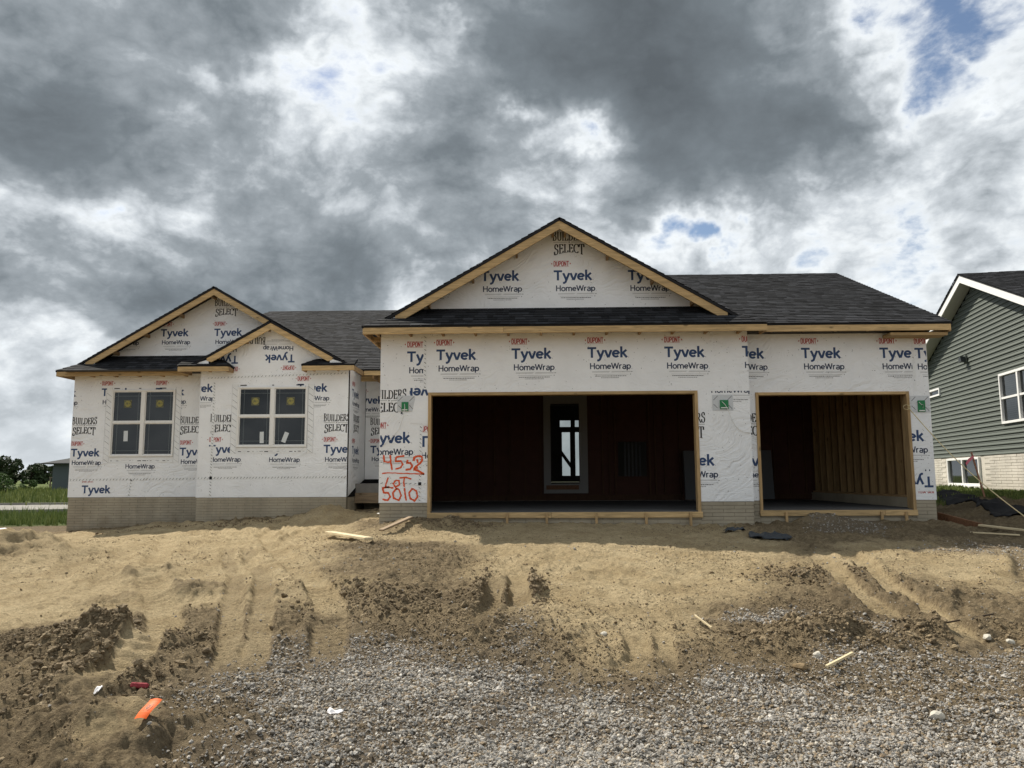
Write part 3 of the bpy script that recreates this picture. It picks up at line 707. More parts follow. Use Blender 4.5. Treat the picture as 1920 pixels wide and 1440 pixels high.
# -- foundation: brick-patterned concrete below the wrap
def found(y, x0, x1, holes=(), zb=-1.3, seed=0):
    mb = MB()
    for a, b_, c, d in wall_rects(x0, x1, zb, ZW0 - .004, holes): mb.box(a, c, y + .006, y + .22, b_, d)
    p = mb.build('foundation_wall', 'mortar_joint', house)
    pl_ = Plane2('y', y + .006)
    for i, (a, b_, c, d) in enumerate(wall_rects(x0, x1, -.95, ZW0 - .012, holes)): brick_face(pl_, a, c, b_, d, p, 'foundation', seed=seed + i)
    return p
found(0.0, -.945, 5.885, [(-.06, -.10, 4.93, 5)], seed=1); found(.4, 5.80, 9.365, [(6.11, -.10, 8.99, 5)], seed=2)
found(5.4, -9.99, -6.2, seed=3); found(4.6, -6.335, -2.655, seed=4)
MB().box(5.66, 5.884, .23, .40, -1.3, ZW0 - .004).build('foundation_wall', 'foundation', house)
fs = MB().box(-2.86, -2.657, 4.83, 7, -1.3, ZW0 - .004).build('foundation_wall', 'foundation', house); brick_face(Plane2('x', -2.657), 4.83, 6.6, -.6, ZW0 - .012, fs, 'foundation', seed=6)
MB().box(-.94, -.74, .23, 6.6, -1.3, ZW0 - .004).build('foundation_wall', 'foundation', house)
MB().box(9.14, 9.364, .63, 10.2, -1.3, .19).build('foundation_wall', 'foundation', house)
MB().box(-9.99, -9.78, 5.63, 16.2, -1.3, ZW0 - .004).build('foundation_wall', 'foundation', house)
# porch: stoop, form board, felt strip
MB().box(-2.645, -.965, 5.55, 6.59, .24, .47).build('porch_slab', 'porch_concrete', house)
MB().box(-2.645, -.965, 6.60, 6.80, -1.3, .098).build('foundation_wall', 'foundation', house)
MB().box(-2.645, -.965, 5.50, 5.545, -.02, .24).build('form_board', 'board_grey', house)
MB().box(-2.645, -.965, 6.595, 6.70, .10, .577).build('felt_strip', 'felt', house)
MB().prism([(-2.646, 4.66, .15), (-2.646, 5.5, .36), (-2.646, 6.58, .57), (-2.646, 6.58, .40), (-2.646, 5.5, .15)], (.006, 0, 0)).build('felt_strip', 'felt', house)
# garage slab and the form boards in front of it, each held by short pegs
MB().box(-.74, 5.65, .23, 6.15, -.14, .0).build('garage_slab', 'slab', house); MB().box(5.652, 9.13, .63, 6.15, -.14, .0).build('garage_slab', 'slab', house)
MB().box(-.05, 4.92, .008, .23, -.14, -.003).build('garage_slab', 'slab', house); MB().box(6.12, 8.98, .408, .628, -.14, -.003).build('garage_slab', 'slab', house)
for a, c in ((-.06, 1.40), (1.405, 2.20), (2.205, 4.95)): MB().box(a, c, -.045, -.004, -.125, -.022).build('form_board', 'lumber', house, bevel=.004)
for a, c in ((6.10, 8.4), (8.405, 9.0)): MB().box(a, c, .355, .396, -.125, -.02).build('form_board', 'lumber', house, bevel=.004)
for x in (.48, 1.38, 2.1, 3.0, 3.9, 4.70): MB().box(x, x + .045, -.085, -.047, -.42, -.035).build('form_peg', 'lumber_up', house)
for x in (6.55, 8.3, 8.75): MB().box(x, x + .045, .315, .353, -.45, -.05).build('form_peg', 'lumber_up', house)
# door bucks: two jambs and a header for each opening
def buck(x0, x1, y, z1, t=.055):
    MB().box(x0 - .002, x0 + t, y - .02, y + .16, -.115, z1).build('door_jamb', 'lumber_up', house, bevel=.003)
    MB().box(x1 - t, x1 + .002, y - .02, y + .16, -.115, z1).build('door_jamb', 'lumber_up', house, bevel=.003)
    MB().box(x0 + t + .001, x1 - t - .001, y - .018, y + .16, z1 - t, z1).build('door_head', 'lumber', house, bevel=.003)
buck(-.06, 4.93, .0, 2.19); buck(6.11, 8.99, .4, 2.19)

# -- garage interior: back wall with door, studs, insulation, unseen ceiling
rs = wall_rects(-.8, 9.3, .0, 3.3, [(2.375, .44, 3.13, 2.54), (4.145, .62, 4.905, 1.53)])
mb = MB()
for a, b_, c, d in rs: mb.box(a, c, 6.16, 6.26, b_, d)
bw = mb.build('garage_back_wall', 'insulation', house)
x = -.75
while x < 9.2:
    if not (2.15 < x < 3.36 or 4.1 < x < 4.9): MB().box(x, x + .04, 6.11, 6.158, .15, 3.2).build('wall_stud', 'stud_back_shaded', house)
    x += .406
MB().box(-.8, 9.2, 6.10, 6.158, .02, .145).build('bottom_plate', 'stud_back_shaded', house)
mb = MB()
for a, b_, c, d in wall_rects(2.19, 3.345, .19, 2.75, [(2.375, .44, 3.13, 2.54)]): mb.box(a, c, 6.06, 6.10, b_, d)
ds = mb.build('door_surround', 'door_white', house)
MB().box(2.25, 3.10, 6.03, 6.058, .29, .40).build('threshold_board', 'board_red', ds)
for x in (3.30, 3.9, 4.05, 4.95, 5.1): MB().box(x, x + .04, 6.09, 6.15, .15, 2.7).build('wall_stud', 'stud_back_shaded', house)
for x in (4.40, 4.50, 4.60, 4.70, 4.80): MB().box(x, x + .05, 6.9, 6.93, .6, 1.6).build('stair_spindle', 'drywall', house)
y = .62
while y < 6.1:                                                        # right-hand wall studs
    MB().box(9.17, 9.298, y, y + .04, .235, 2.95).build('wall_stud', 'stud_in_shaded', house)
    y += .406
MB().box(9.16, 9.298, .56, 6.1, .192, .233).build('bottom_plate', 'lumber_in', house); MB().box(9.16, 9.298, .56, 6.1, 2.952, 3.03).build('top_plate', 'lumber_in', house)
MB().box(9.0, 9.14, .57, .75, -.10, 2.9).build('corner_post', 'lumber_up', house)
y = .6
while y < 6.1:
    MB().box(-.829, -.72, y, y + .04, .17, 2.95).build('wall_stud', 'stud_in_shaded', house); y += .406
MB().box(-.95, 9.37, .2, 12, 3.31, 3.36).build('unseen_ceiling', 'room_dark', house)  # ceiling out of view, added to block light from above
# drywall sheets stacked against the back wall belong to nobody: a separate thing
dw = empty('drywall_stack', (6.9, 5.8, 0)); tag(dw, 'grey drywall sheets standing on edge at the dark back of the garage', 'drywall')
for i in range(5): MB().prism([(-1.12, -.20 + i * .03, .03), (1.12, -.20 + i * .03, .03), (1.12, -.05 + i * .03, 1.27), (-1.12, -.05 + i * .03, 1.27)], (0, .024, 0)).build('drywall_sheet', 'drywall', dw)

# -- rooms behind: floor, dark partitions, rear wall with daylight openings
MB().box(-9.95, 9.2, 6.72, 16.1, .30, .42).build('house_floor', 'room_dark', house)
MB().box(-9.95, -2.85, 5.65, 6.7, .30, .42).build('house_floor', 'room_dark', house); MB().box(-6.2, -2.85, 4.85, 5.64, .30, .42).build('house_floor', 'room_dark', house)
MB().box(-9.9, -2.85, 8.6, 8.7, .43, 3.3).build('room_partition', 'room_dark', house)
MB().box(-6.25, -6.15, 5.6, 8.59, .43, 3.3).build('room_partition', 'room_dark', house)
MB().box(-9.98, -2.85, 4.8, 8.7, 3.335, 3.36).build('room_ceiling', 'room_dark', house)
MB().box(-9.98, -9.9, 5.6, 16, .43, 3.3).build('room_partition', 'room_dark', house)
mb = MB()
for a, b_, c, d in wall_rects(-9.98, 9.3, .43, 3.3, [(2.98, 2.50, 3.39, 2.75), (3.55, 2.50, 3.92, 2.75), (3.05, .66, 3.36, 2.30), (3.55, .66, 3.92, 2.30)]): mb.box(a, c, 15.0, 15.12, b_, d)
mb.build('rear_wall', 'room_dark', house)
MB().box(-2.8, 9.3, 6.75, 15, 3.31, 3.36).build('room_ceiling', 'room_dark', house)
for a, b_, c, d in ((2.98, 2.50, 3.39, 2.75), (3.55, 2.50, 3.92, 2.75), (3.05, .66, 3.36, 2.30), (3.55, .66, 3.92, 2.30)): MB().quad((a, 15.06, b_), (c, 15.06, b_), (c, 15.06, d), (a, 15.06, d)).build('rear_pane', 'glass', house, recalc=False)
MB().beam((3.0, 14.9, 1.55), (3.42, 14.9, .95), .05, .12).build('brace', 'room_dark', house)

# -- roofs
for i, poly in enumerate([
    [(2.42, -.1, 5.51), (2.42, 9.5, 5.51), (-1.24, 9.5, EAVE), (-1.24, -.1, EAVE)],
    [(-1.24, -.44, EAVE), (-.90, -.1, 3.574), (-1.24, -.1, EAVE)],
    [(2.42, -.1, 5.51), (6.08, -.1, EAVE), (6.08, 9.5, EAVE), (2.42, 9.5, 5.51)],
    [(-1.24, -.44, EAVE), (6.15, -.44, EAVE), (5.31, .4, 3.866), (-.40, .4, 3.866)],
    [(6.09, -.05, 3.43), (9.66, -.05, 3.43), (9.66, 5.02, 5.71), (3.2, 5.02, 5.71)],
    [(9.66, 5.02, 5.71), (9.66, 10.1, 3.43), (2.5, 10.1, 3.43), (3.2, 5.02, 5.71)],
    [(-6.42, 5.3, 5.62), (-6.42, 10, 5.62), (-10.27, 10, EAVE), (-10.27, 5.3, EAVE)],
    [(-10.27, 4.96, EAVE), (-9.93, 5.3, 3.574), (-10.27, 5.3, EAVE)],
    [(-6.42, 5.3, 5.62), (-2.57, 5.3, EAVE), (-2.57, 10, EAVE), (-6.42, 10, 5.62)],
    [(-10.27, 4.96, EAVE), (-6.0, 4.96, EAVE), (-6.0, 5.8, 3.866), (-9.43, 5.8, 3.866)],
    [(-4.55, 4.30, 4.49), (-4.55, 8, 4.49), (-6.50, 8, 3.40), (-6.50, 4.30, 3.40)],
    [(-4.55, 4.30, 4.49), (-2.60, 4.30, 3.40), (-2.60, 8, 3.40), (-4.55, 8, 4.49)],
    [(-2.4, 5.30, 3.385), (4, 5.30, 3.385), (4, 10.85, 6.16), (-6.8, 10.85, 6.16), (-9.0, 7.0, 4.235), (-3.6, 5.30, 3.385)],
    [(4, 10.85, 6.16), (4, 16.4, 3.385), (-9.9, 16.4, 3.385), (-6.8, 10.85, 6.16)],
]): roof_plane(poly, house, 20 + i)
# eave returns of the small gable, hipped back to the wall
for i, poly in enumerate([
    [(-6.80, 4.24, EAVE), (-5.52, 4.24, EAVE), (-5.80, 4.60, 3.56), (-6.80, 4.60, 3.56)], [(-5.52, 4.24, EAVE), (-5.50, 4.60, EAVE - .02), (-5.80, 4.60, 3.56)],
    [(-3.74, 4.24, EAVE), (-2.43, 4.24, EAVE), (-2.43, 4.60, 3.56), (-3.46, 4.60, 3.56)], [(-3.74, 4.24, EAVE), (-3.46, 4.60, 3.56), (-3.76, 4.60, EAVE - .02)]]):
    roof_plane(poly, house, 60 + i)
def fascia(a, b_, name='fascia_board', h=.118, t=.038, mat='lumber'):
    """board hung under a roof edge; a, b are the top outer corners"""
    a, b_ = Vector(a), Vector(b_); d = (b_ - a).normalized(); up = Vector((0, 0, 1)); n_ = d.cross(up).normalized()
    if abs(d.z) > .1: dn = (n_.cross(d)).normalized(); dn = dn if dn.z < 0 else -dn
    else: dn = -up
    o_ = n_ * t
    return MB().prism([a, b_, b_ + dn * h, a + dn * h], -o_).build(name, mat, house, bevel=.002)
T_ = .030
def row(pts, zt, y, t=.038):
    for a, b_ in zip(pts, pts[1:]): fascia((a, y, zt), (b_ - .003, y, zt))
row([-1.22, 1.36, 6.14], EAVE - T_, -.425); row([6.15, 9.64], 3.43 - T_, -.035)
row([-10.25, -6.82], EAVE - T_, 4.975); row([-6.79, -5.53], EAVE - T_, 4.255); row([-3.73, -2.44], EAVE - T_, 4.255); row([-2.43, -1.28], 3.385 - T_, 5.315)
def side_fascia(x, y0, y1, zt, out):
    MB().box(x, x + .038 * out, y0, y1, zt - .118, zt) if out > 0 else None
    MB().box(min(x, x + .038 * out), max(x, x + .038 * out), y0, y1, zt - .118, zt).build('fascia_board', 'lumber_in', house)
side_fascia(-1.222, -.386, 6.5, EAVE - T_, 1); side_fascia(6.14, -.386, -.03, EAVE - T_, -1); side_fascia(-10.252, 5.02, 9.9, EAVE - T_, 1)
side_fascia(-5.53, 4.30, 4.598, EAVE - T_, -1); side_fascia(-3.73, 4.30, 4.598, EAVE - T_, 1); side_fascia(-2.44, 4.30, 5.31, EAVE - T_, -1); side_fascia(-6.79, 4.30, 5.0, EAVE - T_, 1)
MB().box(9.60, 9.638, -.03, 5, 3.26, 3.378).build('fascia_board', 'lumber_in', house)
# rake boards, with lookout blocks between rake and gable wall
def rake(xa, xc, z_apex, z_low, y, slope, cut, h=.14):
    for sgn, xe in ((-1, xc - (z_apex - z_low) / slope), (1, xc + (z_apex - z_low) / slope)):
        a = Vector((xc, y, z_apex - .062)); b_ = Vector((xe, y, z_low - .062)); d = (b_ - a).normalized(); dn = Vector((d.z * sgn, 0, -d.x * sgn)).normalized(); dn = dn if dn.z < 0 else -dn
        hp = h / abs(dn.z)
        MB().prism([a, b_, b_ + Vector((0, 0, -hp * cut)) , b_ + dn * h - d * .05, a + Vector((0, 0, -hp))], (0, .038, 0)).build('rake_board', 'lumber', house)
def lookouts(xc, z_apex, slope, y0, y1, xs):
    for x in xs:
        z = z_apex - abs(x - xc) * slope - .13
        MB().beam((x, y0, z), (x, y1, z), .04, .085).build('lookout', 'lumber_in', house)
rake(0, 2.42, 5.51, 3.70, -.085, S7, .35); lookouts(2.42, 5.51, S7, -.04, .398, (-.1, .75, 1.6, 2.30, 2.54, 3.35, 4.2, 4.95))
rake(0, -6.42, 5.62, 3.70, 5.315, S7, .35); lookouts(-6.42, 5.62, S7, 5.36, 5.798, (-9.1, -8.3, -7.4, -6.55, -6.30, -5.4, -4.6))
rake(0, -4.55, 4.49, 3.62, 4.315, .559, .35); lookouts(-4.55, 4.49, .559, 4.36, 4.598, (-5.9, -5.2, -4.66, -4.44, -3.9, -3.2))
# white wrap flaps left sticking out at the foot of the rakes
for x0, x1, y, za, zb in ((-.64, -.90, -.075, 3.66, 3.575), (-9.47, -9.88, 5.325, 3.74, 3.58), (-6.06, -6.44, 4.325, 3.56, 3.44), (-3.06, -2.70, 4.325, 3.56, 3.44)):
    MB().prism([(x0, y, za - .03), (x1, y, zb - .02), (x0, y, zb - .02)], (0, .01, 0)).build('wrap_flap', 'wrap', house)
# soffit framing: rafter tails along the open eaves
x = -1.0
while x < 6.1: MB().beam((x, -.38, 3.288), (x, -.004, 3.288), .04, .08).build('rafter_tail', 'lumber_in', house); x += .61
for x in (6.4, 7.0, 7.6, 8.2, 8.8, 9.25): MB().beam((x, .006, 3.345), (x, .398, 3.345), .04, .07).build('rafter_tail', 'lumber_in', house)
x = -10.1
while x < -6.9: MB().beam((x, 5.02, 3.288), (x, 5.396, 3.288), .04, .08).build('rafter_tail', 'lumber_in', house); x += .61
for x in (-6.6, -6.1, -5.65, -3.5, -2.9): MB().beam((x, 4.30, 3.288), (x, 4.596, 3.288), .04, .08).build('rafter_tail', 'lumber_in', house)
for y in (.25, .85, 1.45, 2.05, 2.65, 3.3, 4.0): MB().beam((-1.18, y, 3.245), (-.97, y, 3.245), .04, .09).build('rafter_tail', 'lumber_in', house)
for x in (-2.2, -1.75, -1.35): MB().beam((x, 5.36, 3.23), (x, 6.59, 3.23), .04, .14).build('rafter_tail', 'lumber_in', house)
MB().box(-2.64, -.97, 5.95, 5.99, 3.16, 3.30).build('porch_beam', 'lumber', house)
MB().box(-2.64, -.97, 5.36, 6.59, 3.315, 3.33).build('porch_deck', 'osb', house)
MB().box(-1.18, 6.1, -.38, -.005, 3.330, 3.338).build('soffit_deck', 'osb', house); MB().box(-10.2, -6.9, 5.02, 5.395, 3.330, 3.338).build('soffit_deck', 'osb', house)
MB().box(8.55, 9.60, .02, .36, 3.20, 3.255).build('soffit_block', 'lumber', house)

# -- windows: double units with prairie grilles and maker's stickers
def window(x0, z0, x1, z1, y, papers, seed):
    rng = random.Random(seed)
    f = MB(); t = .042; xm = (x0 + x1) / 2
    for a, b_, c, d in ((x0, z0, x0 + t, z1), (x1 - t, z0, x1, z1), (x0 + t, z1 - t, x1 - t, z1), (x0 + t, z0, x1 - t, z0 + t * 1.2), (xm - .050, z0 + t * 1.2, xm + .050, z1 - t)):
        f.box(a, c, y - .035, y + .07, b_, d)
    w_ = f.build('window', 'vinyl', house, bevel=.006)
    for xa, xb in ((x0 + t + .001, xm - .051), (xm + .051, x1 - t - .001)):
        zm = (z0 + z1) / 2 + .02; za, zb = z0 + t * 1.2 + .001, z1 - t - .001
        mr = MB().box(xa, xb, y - .022, y + .05, zm - .025, zm + .025).build('meeting_rail', 'vinyl', w_)
        for lo, hi, dy in ((za, zm - .026, .012), (zm + .026, zb, 0.0)):
            s_ = .018; sash = MB()
            for a, b_, c, d in ((xa, lo, xa + s_, hi), (xb - s_, lo, xb, hi), (xa + s_, lo, xb - s_, lo + s_), (xa + s_, hi - s_, xb - s_, hi)): sash.box(a, c, y - .012 + dy, y + .03 + dy, b_, d)
            sash.build('sash', 'vinyl', w_)
            MB().quad((xa + s_, y + .008 + dy, lo + s_), (xb - s_, y + .008 + dy, lo + s_), (xb - s_, y + .008 + dy, hi - s_), (xa + s_, y + .008 + dy, hi - s_)).build('pane', 'glass', w_, recalc=False)
            g = MB(); gw = .015; yy = y + .014 + dy
            for gx in (xa + .10, xb - .10): g.box(gx, gx + gw, yy, yy + .006, lo + s_, hi - s_)
            gz = hi - .125 if dy == 0 else lo + .10
            for a, c in ((xa + s_, xa + .0995), (xa + .1115, xb - .1005), (xb - .0885, xb - s_)): g.box(a, c, yy, yy + .006, gz, gz + gw)
            g.build('grille', 'vinyl', w_)
        # sticker: dark square, yellow disc, script name
        cxx, czz = (xa + xb) / 2, zb - .32; pl_ = Plane2('y', y + .0065)
        hs = .095
        st = MB().quad(*[(cxx + a * hs, y + .0062, czz + b_ * hs) for a, b_ in ((-1, -1), (1, -1), (1, 1), (-1, 1))]).build('sticker', 'label_dark', w_, recalc=False)
        L = [('yellow_label', [[(cxx, czz)] + [(cxx + .082 * math.cos(R(q)), czz + .082 * math.sin(R(q))) for q in (j * 20, j * 20 + 20)]]) for j in range(18)]
        for a, b_, c, d in ((-hs, -hs, hs, -hs + .006), (-hs, hs - .006, hs, hs), (-hs, -hs, -hs + .006, hs), (hs - .006, -hs, hs, hs)): L.append(('yellow_label', block(cxx + a, czz + b_, cxx + c, czz + d)))
        for pts in ([(-.055, -.045), (-.03, .04), (-.01, .03), (-.02, .0), (-.04, -.005)], [(-.012, -.005), (.004, .01), (-.004, .018), (-.012, .0), (.0, -.018), (.012, -.01)], [(.014, -.014), (.028, .04), (.02, -.012), (.03, -.014)], [(.030, -.012), (.043, .04), (.036, -.012), (.046, -.012)], [(.066, .012), (.052, .006), (.056, -.012), (.068, .008), (.066, -.014), (.074, -.012)]):
            L.append(('label_dark', ribbon([(cxx + a, czz + b_) for a, b_ in pts], const(.009))))
        put_print(pl_, L, [rect(x0, z0, x1, z1)], w_, 'sticker_print', .0006)
    for px, pz, pw, ph, an in papers:
        ca, sa = math.cos(an), math.sin(an)
        MB().quad(*[(px + a * pw * ca - b_ * ph * sa, y + .017, pz + a * pw * sa + b_ * ph * ca) for a, b_ in ((-.5, -.5), (.5, -.5), (.5, .5), (-.5, .5))]).build('paper_label', 'paper', w_, recalc=False)
    return w_
window(LWIN[0] + .004, LWIN[1] + .004, LWIN[2] - .004, LWIN[3] - .004, 5.4, [(-8.60, 1.72, .11, .27, .02)], 1)
window(MWIN[0] + .004, MWIN[1] + .004, MWIN[2] - .004, MWIN[3] - .004, 4.6, [(-4.78, 1.62, .10, .28, .02), (-4.20, 1.62, .11, .26, -.35)], 2)
def flash(wn, plane, parent, regs, seed):
    x0, z0, x1, z1 = wn; t = .15
    for i, (a, b_, c, d) in enumerate(((x0 - t, z0 - t, x0, z1 + .06), (x1, z0 - t, x1 + t, z1 + .06), (x0, z0 - t, x1, z0))):
        put_print(plane, [('tape', block(a, b_, c, d))], regs, parent, 'flashing_tape', .0045)
        L = []; rng = random.Random(seed + i)
        if i < 2:
            z = b_ + .05
            while z < d - .05: L.append(('ink_grey' if rng.random() < .3 else 'ink_black', ribbon([(a + .015, z + .05), (c - .015, z - .04)], const(.006)))); z += .155
            L.append(('ink_grey', block(a, b_, a + .004, d))); L.append(('ink_grey', block(c - .004, b_, c, d)))
        else:
            x = a + .05
            while x < c - .1:
                wd = rng.uniform(.03, .10); L.append(('ink_black' if rng.random() < .5 else 'ink_grey', block(x, b_ + .05 + rng.uniform(-.01, .01), x + wd, b_ + .062))); x += wd + rng.uniform(.02, .12)
        tp = put_print(plane, L, regs, parent, 'tape_print', .0052)
        if tp: tp['kind'] = 'stuff'
flash(LWIN, PL, L_, lR, 30); flash(MWIN, PM, M_, mR, 40)
for x, z, wd in ((-8.95, 2.945, .14), (-8.3, 2.945, .05), (-7.75, 2.945, .16)): MB().box(x, x + wd, 5.39, 5.399, z, z + .02).build('shim', 'felt', house)
for x, z, wd in ((-5.35, 2.905, .16), (-4.55, 2.905, .04), (-3.95, 2.905, .17)): MB().box(x, x + wd, 4.59, 4.599, z, z + .02).build('shim', 'felt', house)

# -- green junction boxes for the outside lamps, on foil flashing squares
def junction(plane, fr_, gr_, parent, regs, wire, seed):
    y = plane.c
    put_print(plane, [('foil', block(*fr_))], regs, parent, 'foil_square', .006)
    g = MB().box(gr_[0], gr_[2], y - .028, y - .0075, gr_[1], gr_[3]).build('junction_box', 'green_plate', house, bevel=.004)
    MB().box(gr_[0] + .015, gr_[2] - .015, y - .031, y - .0285, gr_[1] + .012, gr_[1] + .030).build('box_label', 'paper_white', g)
    L = []
    x0, z0, x1, z1 = fr_
    for a, b_ in (((x0 + .02, z1 - .10), (x0 + .10, z1 - .02)), ((x1 - .10, z1 - .10), (x1 - .02, z1 - .02)), ((x0 + .02, z0 + .12), (x0 + .09, z0 + .05)), ((x1 - .10, z0 + .12), (x1 - .02, z0 + .03))): L.append(('ink_black', ribbon([a, b_], const(.008))))
    tp = put_print(plane, L, regs, parent, 'tape_print', .0066)
    if tp: tp['kind'] = 'stuff'
    MB().tube(wire, .0055, 6).build('cable', 'cable_white', house, smooth=True)
junction(PG, (-.64, 1.835, -.31, 2.135), (-.555, 1.848, -.43, 2.015), G_, gR, [(-.50, -.03, 1.98), (-.49, -.05, 1.90), (-.52, -.05, 1.72), (-.60, -.03, 1.50), (-.75, -.02, 1.33), (-.90, -.02, 1.20)], 1)
junction(PG, (5.20, 1.815, 5.58, 2.11), (5.335, 1.845, 5.49, 2.01), G_, gR, [(5.37, -.03, 1.98), (5.42, -.06, 1.92), (5.48, -.06, 1.80), (5.54, -.04, 1.62), (5.64, -.03, 1.48), (5.74, -.02, 1.42), (5.88, -.015, 1.40)], 2)
junction(PB, (9.01, 1.79, 9.368, 2.105), (9.14, 1.80, 9.275, 2.015), B_, bR, [(9.16, .37, 1.98), (9.20, .36, 1.93), (9.24, .36, 1.94), (9.22, .36, 1.87)], 3)
MB().quad((-.40, -.0075, 1.62), (-.06, -.0075, 1.60), (-.06, -.0075, 2.05), (-.31, -.0075, 2.05)).build('wrap_patch', 'wrap', house, recalc=False)
# ================================================================ the ground
def ss(a, b_, x):
    t = np.clip((x - a) / (b_ - a), 0, 1); return t * t * (3 - 2 * t)
def _hash(ix, iy, seed):
    h = (ix * 374761393 + iy * 668265263 + seed * 1442695041) & 0xffffffff
    h = ((h ^ (h >> 13)) * 1274126177) & 0xffffffff
    return ((h ^ (h >> 16)) & 0xffff) / 65535.0
def vnoise(x, y, seed):
    ix = np.floor(x).astype(np.int64); iy = np.floor(y).astype(np.int64); fx = x - ix; fy = y - iy
    fx = fx * fx * fx * (fx * (fx * 6 - 15) + 10); fy = fy * fy * fy * (fy * (fy * 6 - 15) + 10)
    a = _hash(ix, iy, seed); b_ = _hash(ix + 1, iy, seed); c = _hash(ix, iy + 1, seed); d = _hash(ix + 1, iy + 1, seed)
    return (a + (b_ - a) * fx) * (1 - fy) + (c + (d - c) * fx) * fy
def fbm(x, y, freq, octv, seed, gain=0.5):
    s_ = 0; amp = 1; tot = 0
    for i in range(octv):
        s_ = s_ + amp * (vnoise(x * freq + 13.7 * i, y * freq - 7.1 * i, seed + i) - .5); tot += amp; amp *= gain; freq *= 2.03
    return s_ / tot * 2
def zbase(X, Y):
    zb = np.where(X < -1.5, -.75 + .066 * (np.clip(X, -10.8, -1.5) + 10), -.19 - .012 * np.clip(X + 1.5, 0, 7))
    yb = np.where(X < -2, 4.5, np.where(X < -.6, 4.5 - (X + 2) / 1.4 * 4.3, .2))
    t = np.clip((Y + 11) / (yb + 11), 0, 1)
    z = -.97 + (zb + .97) * t
    w2 = ss(9.9, 12.8, X) * ss(-4, 4, Y)
    z = z * (1 - w2) + .22 * w2
    far = np.maximum(ss(8, 22, Y), ss(16, 40, np.abs(X)))
    return z * (1 - far) + (-.86) * far + .22 * far * ss(9, 13, X) * (1 - ss(25, 60, X))
def poly_sd(X, Y, poly):
    """signed distance (negative inside)"""
    p = np.array(poly); n = len(p); d2 = np.full(X.shape, 1e9); ins = np.zeros(X.shape, bool)
    for i in range(n):
        a = p[i]; b_ = p[(i + 1) % n]; e = b_ - a; wx = X - a[0]; wy = Y - a[1]
        t = np.clip((wx * e[0] + wy * e[1]) / (e @ e + 1e-9), 0, 1); d2 = np.minimum(d2, (wx - e[0] * t) ** 2 + (wy - e[1] * t) ** 2)
        c = ((a[1] > Y) != (b_[1] > Y))
        xi = (b_[0] - a[0]) * (Y - a[1]) / (b_[1] - a[1] + 1e-12) + a[0]; ins ^= c & (X < xi)
    return np.where(ins, -1, 1) * np.sqrt(d2)
def line_d(X, Y, pts):
    """distance to a polyline and arc length along it"""
    best = np.full(X.shape, 1e9); s_ = np.zeros(X.shape); sd = np.zeros(X.shape); acc = 0
    for a, b_ in zip(pts, pts[1:]):
        ex, ey = b_[0] - a[0], b_[1] - a[1]; l = math.hypot(ex, ey); wx = X - a[0]; wy = Y - a[1]; t = np.clip((wx * ex + wy * ey) / l ** 2, 0, 1)
        d = np.hypot(wx - ex * t, wy - ey * t); m_ = d < best; best = np.where(m_, d, best); s_ = np.where(m_, acc + t * l, s_); sd = np.where(m_, np.sign(wx * ey - wy * ex), sd); acc += l
    return best, s_, sd, acc
GRAVEL = [(-.6, -13), (-.05, -9.95), (-.12, -9.3), (-.46, -9.28), (-.66, -8.85), (-.40, -8.35), (-.33, -7.8), (.11, -7.5), (1.04, -7.25), (1.41, -7.95), (1.66, -6.9), (1.78, -6.5), (1.90, -7.4), (2.01, -7.78), (2.18, -8.38), (2.53, -8.42), (3.01, -8.12), (3.4, -8.15), (3.89, -8.25), (4.14, -8.6), (4.5, -8.95), (5.2, -9.1), (7.5, -9.2), (7.5, -13)]
GRAV2 = [(3.45, -6.75), (3.85, -6.5), (4.5, -6.75), (5.15, -7.05), (4.9, -7.35), (3.6, -7.15)]
GRAV3 = [(3.4, -8.4), (4.2, -7.9), (6.5, -7.6), (8, -8), (8, -9.6), (3.4, -9.2)]
GRAV4 = [(6.5, -.9), (7.0, .4), (8.1, .4), (8.3, -.4), (7.4, -1.3)]
GRAV5 = [(7.3, -2.9), (8.6, -2.2), (12, -2.0), (12, -4.5), (8.2, -4.2)]
SANDS = [[(-9.2, .4), (-9.6, 4.6), (-6.3, 4.4), (-2.7, 4.0), (-2.0, 1.6), (-1.2, -.6), (-1.0, -2.6), (-.35, -5.4), (-.2, -6.5), (-.9, -6.5), (-1.6, -6.2), (-2.4, -6.3), (-3.3, -6.9), (-4.2, -7.0), (-7, -5)],
         [(.62, .3), (5.4, .2), (5.6, -3.0), (5.2, -4.3), (4.1, -5.5), (3.6, -6.5), (3.1, -7.9), (2.7, -8.6), (2.2, -8.5), (1.9, -7.5), (1.6, -6.4), (1.1, -4.2), (1.0, -1.8)],
         [(5.8, -3.2), (7.5, -2.0), (8.9, -2.9), (8.0, -4.6), (7.0, -5.5), (6.0, -4.9)], [(-.9, 4.5), (-2.7, 4.4), (-2.7, 2.8), (-.9, 1.0)]]
